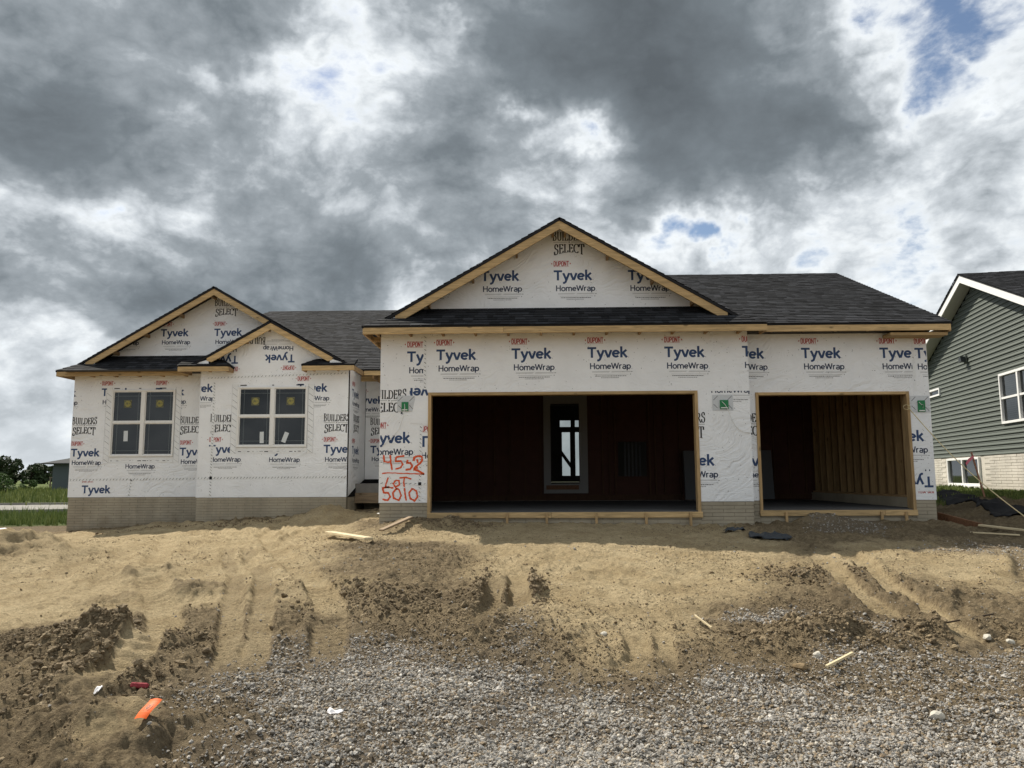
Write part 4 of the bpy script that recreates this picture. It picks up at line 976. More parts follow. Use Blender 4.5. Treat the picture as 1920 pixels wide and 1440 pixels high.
TRACKS = [  # (polyline, half width, depth, colour sand weight)
    ([(-5.6, 1.6), (-4.6, -.6), (-3.9, -2.3), (-3.2, -4.0), (-2.08, -5.99), (-1.53, -7.04), (-1.22, -8.2), (-1.15, -9.2)], .17, .026, .9), ([(-3.4, -.8), (-2.7, -2.6), (-1.95, -4.2), (-1.12, -6.51), (-.53, -8.09), (-.32, -8.9)], .115, .022, .6),
    ([(-2.9, -1.2), (-2.2, -3.0), (-1.50, -4.5), (-.79, -6.6), (-.32, -8.09), (-.12, -8.9)], .115, .022, .6), ([(-3.6, 2.6), (-3.1, .2), (-1.98, -2.27), (-.86, -4.88), (-.17, -6.45), (.0, -7.0)], .16, .03, .95), ([(-.05, -6.85), (.22, -8.0), (.30, -8.7)], .16, .03, .45),
    ([(5.62, -3.5), (5.31, -6.12), (5.22, -7.17)], .13, .04, .75), ([(6.12, -3.3), (5.73, -6.35), (5.36, -7.96)], .13, .045, .8), ([(8.6, -3.3), (7.5, -5.2)], .16, .04, .3),
    ([(1.44, -4.96), (1.40, -7.2)], .10, .045, .5), ([(1.66, -4.7), (1.72, -6.6)], .12, .055, .6), ([(2.70, -7.42), (2.62, -8.44)], .10, .05, .9), ([(2.93, -7.42), (2.82, -8.4)], .08, .04, .9),
    ([(-5.0, -1.0), (-4.1, -3.2), (-3.2, -5.2)], .16, .025, .9), ([(-5.6, -1.4), (-4.6, -3.6), (-3.7, -5.4)], .16, .025, .8), ([(-2.6, 1.5), (-2.4, -2.2), (-1.95, -4.2)], .13, .018, .9)]
MOUNDS = [  # x, y, rx, ry, height, sand weight, roughness
    (-6.4, -2.1, 1.2, 1.0, .42, .65, .5), (-1.82, -7.78, .42, .36, .19, .0, 1.4), (-1.45, -7.95, .36, .30, .16, .05, 1.3), (-2.2, -7.2, .30, .3, .10, .0, 1.2), (-.62, -9.6, .24, .34, .13, .75, .3), (-1.25, -8.75, .40, .30, .12, .15, 1.0), (-1.0, -9.6, .40, .3, .10, .1, .9),
    (4.25, -7.5, .42, .26, .15, .0, 1.2), (5.25, -7.3, .32, .28, .11, .0, 1.2), (-3.22, -4.02, .40, .36, .15, .6, .97), (-2.1, -5.3, .50, .30, .12, .45, .97), (-2.9, -5.6, .4, .3, .04, .6, .9), (-.78, -5.75, .30, .34, .11, .6, .97), (-.15, -5.6, .30, .34, .12, .6, .97), (-1.3, -5.6, .16, .4, .05, .6, .9),
    (-2.9, 3.7, .55, .7, .27, .7, .7), (-.2, -.55, .7, .35, .12, .3, .9), (.5, -.45, .4, .25, .10, .1, 1.1), (1.86, -5.6, .10, .55, .10, .45, 1.0), (1.28, -5.9, .12, .7, .08, .3, 1.0), (7.3, .1, .75, .5, .21, .5, .4), (-4.6, 3.2, .5, .3, .10, .5, 1), (-6.8, 3.9, .7, .3, .12, .5, 1), (5.2, -4.9, .5, .3, .05, .2, 1), (10.6, 2.2, .7, .7, .05, .1, .9),
    (2.1, -1.5, 3, 1.2, .05, 1, .1), (3.6, -2.6, 2, .8, .05, 1, .1), (.3, -6.2, .5, .5, .06, .2, 1), (6.7, -4.0, 1.2, .8, .08, .9, .2)]
def track_mask(X, Y):
    e = np.zeros(X.shape)
    for pts, hw, dp, sw in TRACKS: e = np.maximum(e, 1 - ss(hw * .7, hw * 1.2, line_d(X, Y, pts)[0]))
    return e
CLOD_SPOTS = [(m_[0], m_[1], m_[2], m_[3]) for m_ in MOUNDS if m_[6] >= 1.0]
def ground_at(X, Y, full=True):
    z = zbase(X, Y)
    wob = fbm(X, Y, 1.1, 5, 11, .6) * .55
    sand = np.zeros(X.shape)
    for pl in SANDS: sand = np.maximum(sand, 1 - ss(-.60, .75, poly_sd(X, Y, pl) + wob * 1.1))
    grav = 1 - ss(-.75, .40, poly_sd(X, Y, GRAVEL) + wob * .6)
    for pl, k_ in ((GRAV2, .75), (GRAV3, .45), (GRAV4, .8), (GRAV5, .55)): grav = np.maximum(grav, k_ * (1 - ss(-.2, .25, poly_sd(X, Y, pl) + wob * .6)))
    rough = .34 * (1 - sand) + .50 + .36 * ss(.0, .5, fbm(X, Y, .5, 3, 77))
    for x, y, rx, ry, h, sw, rg in MOUNDS:
        q = ((X - x) / rx) ** 2 + ((Y - y) / ry) ** 2
        g = np.exp(-q * 1.1); 
        z = z + h * g * (1 + .5 * fbm(X, Y, 4.0, 3, int(abs(x * 31 + y * 17)))); e = ss(.15, .6, g)
        sand = sand * (1 - e) + sw * e; rough = rough * (1 - e) + (.25 + rg * .7) * e
    near = 1 - np.maximum(ss(6, 14, Y), ss(11, 16, np.abs(X - 1)))
    for pts, hw, dp, sw in TRACKS:
        d, s_, sd, L = line_d(X, Y, pts); d = d + fbm(X, Y, 3.5, 2, 40) * .018
        e = 1 - ss(hw * .75, hw * 1.15, d); rim = np.exp(-((d - hw * 1.35) / (hw * .35)) ** 2)
        endf = ss(-.01, .5, s_) * (1 - ss(L - .9, L + .01, s_))
        z = z - dp * e * endf + dp * .65 * rim * endf * (1 + .9 * fbm(X, Y, 6, 2, 41))
        z = z + e * endf * .009 * np.sin(s_ * 2 * math.pi / .12 + d * 16)
        sand = sand * (1 - e * endf) + sw * e * endf; rough = rough * (1 - .85 * e * endf); grav = grav * (1 - .7 * e * endf)
    big = fbm(X, Y, .55, 3, 3) * .05
    med = fbm(X, Y, 2.1, 4, 5) * .06 * rough
    bil = np.abs(fbm(X, Y, 4.5, 3, 26, .6)); sm = fbm(X, Y, 6.0, 4, 6, .7) * .066 * rough + (.35 - bil) * .032 * rough * (1.3 - sand) + np.maximum(0, fbm(X * 1.3 + Y * .5, Y * .8 - X * .3, 9.0, 3, 16, .7) - .10) * .06 * rough
    rid = (1 - 2 * np.abs(fbm(X + .35 * Y, Y * .6, 4.2, 3, 9))) * .045 * rough
    gw = np.clip(grav, 0, 1)
    z = z + near * (big + med * (1 - .5 * gw) + (sm + rid) * (1 - .7 * gw)) + (1 - near) * fbm(X, Y, .12, 3, 21) * .10 * ss(4, 12, Y)
    # keep the soil off the walls and out from under the slab
    inside = ((X > -10.1) & (X < 9.5) & (Y > 6.8)) | ((X > -.9) & (X < 9.36) & (Y > .25)) | ((X < -2.7) & (X > -9.9) & (Y > 5.65)) | ((X < -2.7) & (X > -6.2) & (Y > 4.85))
    z = np.where(inside, np.minimum(z, -.45), z)
    apron = ((X > -.1) & (X < 4.95) & (Y > -.35) & (Y <= .25)) | ((X > 6.0) & (X < 9.05) & (Y > .34) & (Y <= .6))
    z = np.where(apron, np.minimum(z, -.115 + .01 * fbm(X, Y, 9, 2, 8)), z)
    # open trench beside the right-hand corner
    tr = (1 - ss(.14, .22, np.abs(X - 9.56))) * (1 - ss(.75, .95, np.abs(Y - .6))); z = z - .55 * tr
    grass = np.maximum(ss(9.2, 10.6, Y + .18 * (X + 14) + wob * 1.5) * (X < -9.5), (X > 9.5) * (1 - ss(-.25, .25, 11.95 - X - .25 * (Y - 3.5) + wob * .3)) * (Y > 0.0))
    grass = np.maximum(grass, ss(17, 19, Y)); grass = np.maximum(grass, ss(18, 24, np.abs(X)) * ss(2, 6, Y))
    soil_dark = np.clip(.55 * ss(.05, .5, fbm(X, Y, .8, 4, 31)) * (1 - sand) + .5 * ((X > 9.6) & (Y > -1)) * (1 - grass) + .8 * tr, 0, 1)  # soil colour darkened in patches, right of the house and inside the trench
    soil_dark = np.maximum(soil_dark, .7 * (1 - ss(0, .5, np.abs(Y - 9.2 + .18 * (X + 14)) - 1.6)) * (X < -10.2))
    return z, sand, grav, grass, soil_dark
def axis(segs):
    out = [segs[0][0]]
    for a, b_, st in segs:
        n = max(1, int(round((b_ - a) / st))); out += [a + (b_ - a) * (i + 1) / n for i in range(n)]
    return np.array(out)
def grow(a, first, n, sgn, ratio):
    out = []; st = first
    for _ in range(n): a += sgn * st; st *= ratio; out.append(a)
    return out
gx = np.concatenate([np.array(grow(-10.5, .3, 34, -1, 1.22))[::-1], axis([(-10.5, -4, .06), (-4, -2, .03), (-2, 6.2, .0185), (6.2, 8, .035), (8, 13, .07)]), np.array(grow(13, .3, 34, 1, 1.22))])
gy = np.concatenate([np.array(grow(-11, .3, 22, -1, 1.3))[::-1], axis([(-11, -10.2, .04), (-10.2, -6, .0165), (-6, -2.5, .028), (-2.5, 1, .045), (1, 6.6, .08), (6.6, 12, .2)]), np.array(grow(12, .4, 30, 1, 1.25))])
GX, GY = np.meshgrid(gx, gy)
GZ, SA, GV, GS, DK = ground_at(GX, GY)
nx, ny = len(gx), len(gy)
me = bpy.data.meshes.new('ground')
me.vertices.add(nx * ny); me.vertices.foreach_set('co', np.stack([GX, GY, GZ], -1).astype(np.float32).ravel())
idx = (np.arange(ny - 1)[:, None] * nx + np.arange(nx - 1)[None, :]).ravel()
quads = np.stack([idx, idx + 1, idx + nx + 1, idx + nx], 1).astype(np.int32)
me.loops.add(quads.size); me.loops.foreach_set('vertex_index', quads.ravel())
me.polygons.add(len(quads)); me.polygons.foreach_set('loop_start', np.arange(0, quads.size, 4, dtype=np.int32))
me.polygons.foreach_set('use_smooth', np.ones(len(quads), bool))
ca = me.color_attributes.new('cover', 'FLOAT_COLOR', 'POINT')
ca.data.foreach_set('color', np.stack([SA, np.clip(GV, 0, 1), GS, DK], -1).astype(np.float32).ravel())
me.update(calc_edges=True); me.validate()
ground = link_mesh('ground', me, 'earth'); tag(ground, 'bare sandy building lot with tyre tracks running into grass', 'ground', kind='structure')

# ---------------------------------------------------------------- loose stones and clods (scattered, uncountable)
def scatter(name, X, Y, size, mat, label, cat, sink=.25, flat=.7, seed=1, variants=7, sub=2, zoff=0.0):
    rng = np.random.default_rng(seed)
    z = ground_at(X, Y)[0] + size * (flat * .6 - sink) + zoff
    n = len(X); me = bpy.data.meshes.new(name)
    me.vertices.add(n); me.vertices.foreach_set('co', np.stack([X, Y, z], -1).astype(np.float32).ravel())
    a = me.attributes.new('rot', 'FLOAT_VECTOR', 'POINT'); a.data.foreach_set('vector', np.stack([rng.normal(0, .45, n), rng.normal(0, .45, n), rng.uniform(0, 6.28, n)], -1).astype(np.float32).ravel())
    sc = np.stack([size * rng.uniform(.8, 1.35, n), size * rng.uniform(.65, 1.0, n), size * flat * rng.uniform(.7, 1.15, n)], -1)
    a = me.attributes.new('scl', 'FLOAT_VECTOR', 'POINT'); a.data.foreach_set('vector', sc.astype(np.float32).ravel())
    o = bpy.data.objects.new(name, me); col.objects.link(o)
    g = bpy.data.node_groups.new(name + '_scatter', 'GeometryNodeTree')
    g.interface.new_socket('Geometry', in_out='INPUT', socket_type='NodeSocketGeometry'); g.interface.new_socket('Geometry', in_out='OUTPUT', socket_type='NodeSocketGeometry')
    N = g.nodes.new; Lk = g.links.new
    gi, go = N('NodeGroupInput'), N('NodeGroupOutput'); join = N('GeometryNodeJoinGeometry')
    for i in range(variants):
        ico = N('GeometryNodeMeshIcoSphere'); ico.inputs['Radius'].default_value = .5; ico.inputs['Subdivisions'].default_value = sub
        pos = N('GeometryNodeInputPosition'); nz = N('ShaderNodeTexNoise'); nz.noise_dimensions = '4D'; nz.inputs['W'].default_value = 3.7 * i + seed; nz.inputs['Scale'].default_value = 1.7; nz.inputs['Detail'].default_value = 1.5
        Lk(pos.outputs[0], nz.inputs['Vector'])
        sb = N('ShaderNodeVectorMath'); sb.operation = 'SUBTRACT'; Lk(nz.outputs['Color'], sb.inputs[0]); sb.inputs[1].default_value = (.5, .5, .5)
        ml = N('ShaderNodeVectorMath'); ml.operation = 'SCALE'; Lk(sb.outputs[0], ml.inputs[0]); ml.inputs['Scale'].default_value = 1.05
        sp = N('GeometryNodeSetPosition'); Lk(ico.outputs[0], sp.inputs[0]); Lk(ml.outputs[0], sp.inputs['Offset'])
        sm = N('GeometryNodeSetMaterial'); Lk(sp.outputs[0], sm.inputs[0]); sm.inputs['Material'].default_value = MATS[mat]
        ti = N('GeometryNodeGeometryToInstance'); Lk(sm.outputs[0], ti.inputs[0]); Lk(ti.outputs[0], join.inputs[0])
    iop = N('GeometryNodeInstanceOnPoints'); Lk(gi.outputs[0], iop.inputs['Points']); Lk(join.outputs[0], iop.inputs['Instance']); iop.inputs['Pick Instance'].default_value = True
    rv = N('FunctionNodeRandomValue'); rv.data_type = 'INT'
    ints = [s_ for s_ in rv.inputs if s_.type == 'INT' and s_.name in ('Min', 'Max')]; ints[0].default_value = 0; ints[1].default_value = variants - 1
    Lk([s_ for s_ in rv.outputs if s_.type == 'INT'][0], iop.inputs['Instance Index'])
    for an, sk in (('rot', 'Rotation'), ('scl', 'Scale')):
        na = N('GeometryNodeInputNamedAttribute'); na.data_type = 'FLOAT_VECTOR'; na.inputs['Name'].default_value = an
        Lk([s_ for s_ in na.outputs if s_.name == 'Attribute' and s_.enabled][0], iop.inputs[sk])
    Lk(iop.outputs[0], go.inputs[0])
    md = o.modifiers.new('scatter', 'NODES'); md.node_group = g
    return tag(o, label, cat, kind='stuff')
rng = np.random.default_rng(3)
def sample(n, x0, x1, y0, y1, wfun, seed):
    r = np.random.default_rng(seed); X = r.uniform(x0, x1, n); Y = r.uniform(y0, y1, n); k_ = r.random(n) < wfun(X, Y); return X[k_], Y[k_]
def gravel_w(X, Y): 
    _, sa, gv, _, _ = ground_at(X, Y); return np.clip(gv, 0, 1) ** 2.2 * (.30 + .8 * ss(-.30, .25, fbm(X, Y, 1.2, 4, 55) + .22 * (ss(2.5, 5, X) - .5) - .3 * ss(-8.8, -8.0, Y) * (X < 2.5)))
X, Y = sample(600000, -1.9, 7.4, -10.7, -6.3, gravel_w, 5)
scatter('gravel', X, Y, np.clip(np.random.default_rng(6).lognormal(math.log(.0112), .46, len(X)), .005, .036), 'gravel_stone', 'grey crushed-stone gravel spread over the front of the lot', 'gravel', sink=.22, seed=2)
def sparse_w(X, Y):
    _, sa, gv, _, _ = ground_at(X, Y); return np.clip((1 - sa) * .9 + .12, 0, 1) * ss(-.1, .5, fbm(X, Y, .9, 3, 91)) + .08 + .5 * gv
X, Y = sample(9000, -3, 8.8, -10.8, -2, sparse_w, 8)
scatter('pebbles', X, Y, np.clip(np.random.default_rng(9).lognormal(math.log(.012), .45, len(X)), .006, .04), 'gravel_stone', 'scattered pale pebbles lying loose in the churned brown soil', 'pebbles', sink=.3, seed=4)
def bay_w(X, Y): return ground_at(X, Y)[2]
X, Y = sample(9000, 6.2, 12, -4.6, .6, bay_w, 18)
scatter('fine_gravel', X, Y, np.clip(np.random.default_rng(19).lognormal(math.log(.022), .3, len(X)), .01, .05), 'gravel_stone', 'thin blue-grey gravel in front of the single garage door', 'gravel', sink=.2, seed=14, sub=1)
r_ = np.random.default_rng(21); cx0, cy0 = [], []
for x, y, rx, ry in CLOD_SPOTS:
    n = int(1500 * (rx * ry) ** .5 / .35); cx0.append(x + r_.normal(0, rx * .85, n)); cy0.append(y + r_.normal(0, ry * .85, n))
X, Y = np.concatenate(cx0), np.concatenate(cy0); k_ = (Y < 3.6) & ~((X > -.95) & (Y > -.1)) & (track_mask(X, Y) < r_.random(len(X)) * .6); X, Y = X[k_], Y[k_]
sz = np.clip(r_.lognormal(math.log(.014), .62, len(X)), .006, .075)
scatter('soil_clods', X, Y, sz, 'clod', 'dark broken soil clods heaped between the tyre tracks', 'soil clods', sink=.3, flat=.8, seed=5)
def clod_w(X, Y):
    _, sa, gv, gs, _ = ground_at(X, Y); return (1 - sa * .8) * (1 - .7 * gv) * (1 - gs) * ss(-.2, .5, fbm(X, Y, 1.1, 4, 61)) * .9
X, Y = sample(170000, -5, 9, -10.6, 0, clod_w, 12); X2, Y2 = sample(130000, -3.2, 7, -10.6, -6, clod_w, 52); X, Y = np.concatenate([X, X2]), np.concatenate([Y, Y2]); k_ = track_mask(X, Y) < .4; X, Y = X[k_], Y[k_]
scatter('soil_crumbs', X, Y, np.clip(np.random.default_rng(13).lognormal(math.log(.010), .5, len(X)), .005, .04), 'clod', 'small brown soil crumbs strewn over the rough dirt', 'soil crumbs', sink=.25, flat=.75, seed=6, sub=1)
def scl_w(X, Y):
    _, sa, gv, gs, _ = ground_at(X, Y); return sa * (1 - gv) * ss(-.05, .45, fbm(X, Y, 1.0, 4, 71)) * .8
X, Y = sample(150000, -8, 8.5, -9.5, 3.8, scl_w, 14); k_ = ~((X > -1) & (Y > -.4)); X, Y = X[k_], Y[k_]
scatter('sand_crumbs', X, Y, np.clip(np.random.default_rng(15).lognormal(math.log(.010), .5, len(X)), .005, .04), 'sand_clod', 'crumbly tan sand lumps on the graded sand', 'sand crumbs', sink=.3, flat=.65, seed=7, sub=1)
def gz(x, y): return float(ground_at(np.array([float(x)]), np.array([float(y)]))[0][0])
# ================================================================ debris on the lot
def rock(name, x, y, s_, label, mat, seed, group=None):
    bm = bmesh.new(); bmesh.ops.create_icosphere(bm, subdivisions=2, radius=.5); rg = random.Random(seed)
    for v in bm.verts:
        f = 1 + rg.uniform(-.16, .16); v.co = Vector((v.co.x * s_ * 1.25 * f, v.co.y * s_ * .9 * f, v.co.z * s_ * .75 * f))
    me = bpy.data.meshes.new(name); bm.to_mesh(me); bm.free()
    return tag(link_mesh(name, me, mat, loc=(x, y, gz(x, y) + s_ * .2), rot=(rg.uniform(-.2, .2), rg.uniform(-.2, .2), rg.uniform(0, 6))), label, 'rock', group)
simple('rock_pale', (0.50, 0.47, 0.40), .9, .1, .2, 8, .6, 25); simple('rock_brown', (0.26, 0.19, 0.11), .9, .1, .25, 8, .6, 25)
rock('rock', 5.56, -7.63, .075, 'large pale rock beside the dark clod heap at right', 'rock_pale', 1)
rock('rock', 5.69, -7.72, .055, 'smaller pale rock touching the large pale one at right', 'rock_pale', 2)
rock('rock', 3.79, -8.34, .085, 'olive brown rock left of the stick in the gravel', 'rock_brown', 3)
rock('rock', 2.42, -7.62, .06, 'cream rock lying on sand above the gravel edge', 'rock_pale', 4)
rock('rock', 4.02, -8.05, .07, 'whitish rock below the dark soil heap in the middle of the gravel', 'rock_pale', 5)
rock('rock', 4.30, -9.25, .075, 'yellowish rock in the gravel near the right edge', 'rock_pale', 6)
def plank(name, a, b_, wd, th, mat, label, cat='board', lift=.0, za=None, zb=None):
    a3 = Vector((a[0], a[1], gz(*a) + th / 2 + lift if za is None else za)); b3 = Vector((b_[0], b_[1], gz(*b_) + th / 2 + lift if zb is None else zb))
    c = (a3 + b3) / 2; d = b3 - a3; me = MB().box(-d.length / 2, d.length / 2, -wd / 2, wd / 2, -th / 2, th / 2).mesh(name)
    bm = bmesh.new(); bm.from_mesh(me); bmesh.ops.bevel(bm, geom=list(bm.edges), offset=min(th, wd) * .12, segments=1, affect='EDGES'); bm.to_mesh(me); bm.free()
    o = link_mesh(name, me, mat, loc=c); o.rotation_euler = d.to_track_quat('X', 'Z').to_euler()
    return tag(o, label, cat)
plank('board', (-1.75, -.42), (-.62, -2.45), .14, .038, 'board_pale', 'pale new plank lying on the sand left of the garage', lift=.05)
plank('board', (-.64, -1.40), (-.26, -.66), .10, .03, 'board_grey', 'weathered grey board half buried at the left garage corner', lift=.06)
plank('board', (9.55, -.62), (10.1, -1.75), .09, .03, 'board_pale', 'pale narrow board on the dirt at the right edge under the rope', lift=.03)
plank('board', (9.0, -1.3), (9.6, -1.62), .04, .02, 'board_pale', 'thin splintered lath lying behind the sunlit sand at right', 'lath', lift=.02)
plank('trench_board', (9.66, .95), (9.78, -.42), .03, .16, 'board_red', 'reddish board set on edge along the dark trench by the foundation', 'board', za=-.17, zb=-.33)
plank('stick', (3.95, -8.42), (4.27, -8.10), .022, .018, 'board_pale', 'crooked pale stick lying across the gravel', 'stick', lift=.03)
plank('twig', (5.62, -6.86), (6.05, -6.90), .014, .014, 'bark', 'thin dark twig on brown dirt at the right', 'stick', lift=.03)
plank('root', (3.32, -6.95), (3.40, -7.25), .014, .014, 'board_pale', 'short white root beside the small gravel patch', 'stick', lift=.03)
# orange survey card with its printed mark, bent over a clod
oc = MB(); n = 8
def card(u, v): return (-.085 + .17 * u + .03 * v, -.10 + .30 * v, .035 + .030 * math.sin(u * 2.4) + .06 * v + .012 * math.sin(v * 5))
for i in range(n):
    for j in range(n): oc.quad(card(i / n, j / n), card((i + 1) / n, j / n), card((i + 1) / n, (j + 1) / n), card(i / n, (j + 1) / n))
co = oc.build('survey_card', 'orange_card', smooth=True, recalc=False); co.location = (-.40, -9.66, gz(-.40, -9.64) + .0); co.rotation_euler = (.42, .05, -.15); co.scale = (.46, .46, .46)
tag(co, 'bright orange printed survey card on the dirt, lower left', 'card')
L = MB()
def onc(u, v): p = card(u, v); return (p[0], p[1], p[2] + .002)
def ring(cu, cv, ru, rv, w_, a0=0, a1=360, m_=14):
    for i in range(m_):
        A, B = R(a0 + (a1 - a0) * i / m_), R(a0 + (a1 - a0) * (i + 1) / m_)
        L.quad(onc(cu + ru * math.cos(A), cv + rv * math.sin(A)), onc(cu + ru * math.cos(B), cv + rv * math.sin(B)), onc(cu + (ru - w_) * math.cos(B), cv + (rv - w_ * .7) * math.sin(B)), onc(cu + (ru - w_) * math.cos(A), cv + (rv - w_ * .7) * math.sin(A)))
ring(.5, .52, .12, .14, .07); ring(.5, .52, .30, .24, .03, 120, 240, 8); ring(.5, .52, .30, .24, .03, -60, 60, 8)
L.build('printed_mark', 'label_dark', co, recalc=False)
br = MB().box(-.055, .055, -.035, .035, -.018, .018).build('red_brick', 'red_brick', bevel=.008); br.location = (-.84, -8.86, gz(-.84, -8.86) + .035); br.rotation_euler = (-.35, .12, .25)
tag(br, 'dull red brick tilted in the soil behind the orange card', 'brick')
def crumple(name, x, y, sx_, sy_, h, mat, label, cat, seed, n=16, rz=0.0, lift=.01):
    rg = np.random.default_rng(seed); U, V = np.meshgrid(np.linspace(-1, 1, n), np.linspace(-1, 1, n))
    rr = 1 + .22 * fbm(U * 2 + seed, V * 2, 1.1, 2, seed)
    a = U * np.sqrt(1 - V ** 2 / 2) * rr * sx_; b_ = V * np.sqrt(1 - U ** 2 / 2) * rr * sy_
    ca_, sa_ = math.cos(rz), math.sin(rz); wx = x + a * ca_ - b_ * sa_; wy = y + a * sa_ + b_ * ca_
    z = ground_at(wx, wy)[0] + lift + h * (.5 + .9 * fbm(U, V, 1.6, 4, seed + 3)) * (1 - .5 * np.maximum(abs(U), abs(V)) ** 4)
    m_ = MB(); z0 = gz(x, y)
    m_.v = [(float(p) - x, float(q) - y, float(r) - z0) for p, q, r in zip(wx.ravel(), wy.ravel(), z.ravel())]
    m_.f = [(i * n + j, i * n + j + 1, (i + 1) * n + j + 1, (i + 1) * n + j) for i in range(n - 1) for j in range(n - 1)]
    o = m_.build(name, mat, smooth=True, recalc=False); o.location = (x, y, z0)
    sm = o.modifiers.new('thickness', 'SOLIDIFY'); sm.thickness = .004
    return tag(o, label, cat)
crumple('plastic_sheet', 5.56, -1.95, .30, .42, .06, 'black_plastic', 'crumpled black plastic sheet on the ground between the garage doors', 'plastic sheet', 4, lift=.02)
crumple('plastic_scrap', 5.22, -1.15, .18, .16, .05, 'black_plastic', 'small grey-black plastic scrap by the middle garage pier', 'plastic scrap', 6, lift=.03)
crumple('paper_scrap', .60, -9.27, .05, .03, .04, 'paper_white', 'crumpled white paper scrap in the gravel left of centre', 'paper', 8, 10)
crumple('paper_scrap', -1.02, -9.05, .025, .02, .02, 'paper_white', 'tiny white scrap on the clods left of the orange card', 'paper', 9, 8)
crumple('paper_scrap', -13.2, 7.6, .35, .2, .06, 'paper_white', 'whitish scrap on the dark dirt left of the house', 'paper', 10, 8)
# white hose loop at the porch
hp = [(-1.12 + .22 * math.cos(t), 1.9 + .35 * math.sin(t), gz(-1.15, 1.9) + .05 + .02 * math.sin(2 * t)) for t in [i * .32 for i in range(20)]]
h0 = hp[0]; ho = MB().tube([(a - h0[0], b_ - h0[1], c - h0[2]) for a, b_, c in hp], .014, 7).build('hose', 'cable_white', smooth=True); ho.location = h0
tag(ho, 'loop of white hose on the dirt behind the left garage corner', 'hose')
# long rope from the jamb of the single garage door to the ground on the right
pts = []
A, B = Vector((8.93, .33, 1.88)), Vector((9.62, -2.55, gz(9.62, -2.55) + .02))
for i in range(25):
    t = i / 24; p = A.lerp(B, t); p.z -= .22 * math.sin(math.pi * t) * (1 - t * .4); pts.append(p - A)
rp = empty('rope', A); tag(rp, 'tan rope stretched from the single garage door jamb to the ground at right', 'rope')
MB().tube(pts, .008, 6).build('rope_line', 'rope', rp, smooth=True)
MB().tube([(-.05 + .05 * math.cos(t) * (1 + .02 * t), -.02 - .003 * t, .0 + .045 * math.sin(t)) for t in [i * .5 for i in range(28)]], .004, 6).build('rope_coil', 'rope', rp, smooth=True)
# stake with pink ribbon, leaning
sk = empty('survey_stake', (11.97, 3.35, gz(11.97, 3.35) - .05)); tag(sk, 'leaning wooden stake with a pink ribbon before the neighbour\'s basement window', 'stake')
MB().beam((0, 0, 0), (-.20, .05, 1.05), .045, .03).build('stake', 'stake_wood', sk, bevel=.004)
MB().quad((-.18, .0, .98), (-.33, -.05, .90), (-.42, -.08, .80), (-.40, -.08, .75), (-.30, -.05, .84), (-.18, .0, .92)).build('ribbon', 'ribbon_pink', sk, recalc=False)
# black silt fabric slumped along the lawn edge
n1, n2 = 60, 9; V = []; F = []
for i in range(n1):
    t = i / (n1 - 1); cx, cy = 11.75 - .55 * t - .55 * max(0, t - .5), 5.0 - 4.6 * t; w0 = .30 + .12 * math.sin(t * 9) + .10 * math.sin(t * 23); h0_ = .05 + .03 * math.sin(t * 11 + 1) + .02 * math.sin(t * 31)
    for j in range(n2):
        a = math.pi * j / (n2 - 1); x = cx - w0 * math.cos(a) * .9; y = cy - w0 * .25 * math.cos(a); V.append((x, y, gz(x, y) + .012 + max(0, h0_) * math.sin(a) * (1 + .25 * math.sin(i * 1.7 + j * 2.1))))
for i in range(n1 - 1):
    for j in range(n2 - 1): F.append((i * n2 + j, i * n2 + j + 1, (i + 1) * n2 + j + 1, (i + 1) * n2 + j))
m_ = MB(); o0 = (12.0, 3.0, 0.0); m_.v = [(a - o0[0], b_ - o0[1], c) for a, b_, c in V]; m_.f = F
sf = m_.build('silt_fabric', 'silt_black', smooth=True, recalc=False); sf.location = o0; sm = sf.modifiers.new('thickness', 'SOLIDIFY'); sm.thickness = .006
tag(sf, 'slumped black silt fabric along the edge of the green lawn', 'silt fence')

# ================================================================ neighbour's green house
NZ = .15
nb = empty('green_house', (13.5, 6.2, NZ), math.atan2(.986, .168)); tag(nb, 'neighbouring house with green lap siding, white trim and pale brick foundation', 'house')
S0, S1 = -7.2, 6.0; ZS = 1.11 - NZ; AP = (-.6, 5.62 - NZ); SL = .40
def zr(s_): return AP[1] - abs(s_ - AP[0]) * SL
W1 = (-3.66, 1.82 - NZ, -1.69, 3.03 - NZ); W2 = (-.14, .33 - NZ, 2.14, 1.075 - NZ); V1 = (2.37, 2.94 - NZ, 3.36, 3.17 - NZ)
NPL = Plane2('y', 0)
class LocalPlane:
    def __init__(s, y): s.y = y
    def p(s, u, z, d): return (u, s.y + d, z)
mb = MB().prism([(S0, -.12, ZS), (S1, -.12, ZS), (S1, -.12, zr(S1)), (AP[0], -.12, AP[1]), (S0, -.12, zr(S0))], (0, -.10, 0)); mb.build('gable_backing', 'siding_green', nb)
e = .1185; z = ZS
while z < AP[1] - .08:
    half = (AP[1] - (z + e)) / SL; a, b_ = max(S0, AP[0] - half), min(S1, AP[0] + half)
    if b_ - a > .1:
        for x0, _, x1, _ in wall_rects(a, b_, z, z + e, [h for h in (W1, V1) if h[1] < z + e * .9 and z + e * .1 < h[3]]) if any(h[1] < z + e * .9 and z + e * .1 < h[3] for h in (W1, V1)) else [(a, 0, b_, 0)]:
            MB().prism([(x0, -.119, z), (x0, .0, z), (x0, .004, z + .012), (x0, -.020, z + e * .55), (x0, -.014, z + e * .6), (x0, -.026, z + e), (x0, -.119, z + e)], (x1 - x0, 0, 0)).build('siding_board', 'siding_green', nb)
    z += e
fm = MB()
for a, b_, c, d in wall_rects(S0, S1, -.6, ZS - .004, [W2]): fm.box(a, c, -.25, -.02, b_, d)
fo = fm.build('foundation_wall', 'pale_block', nb); brick_face(LocalPlane(-.02), S0, S1, -.25, ZS - .01, fo, 'pale_block', h=.07, wd=.62, seed=9, holes=[W2], d=.009)
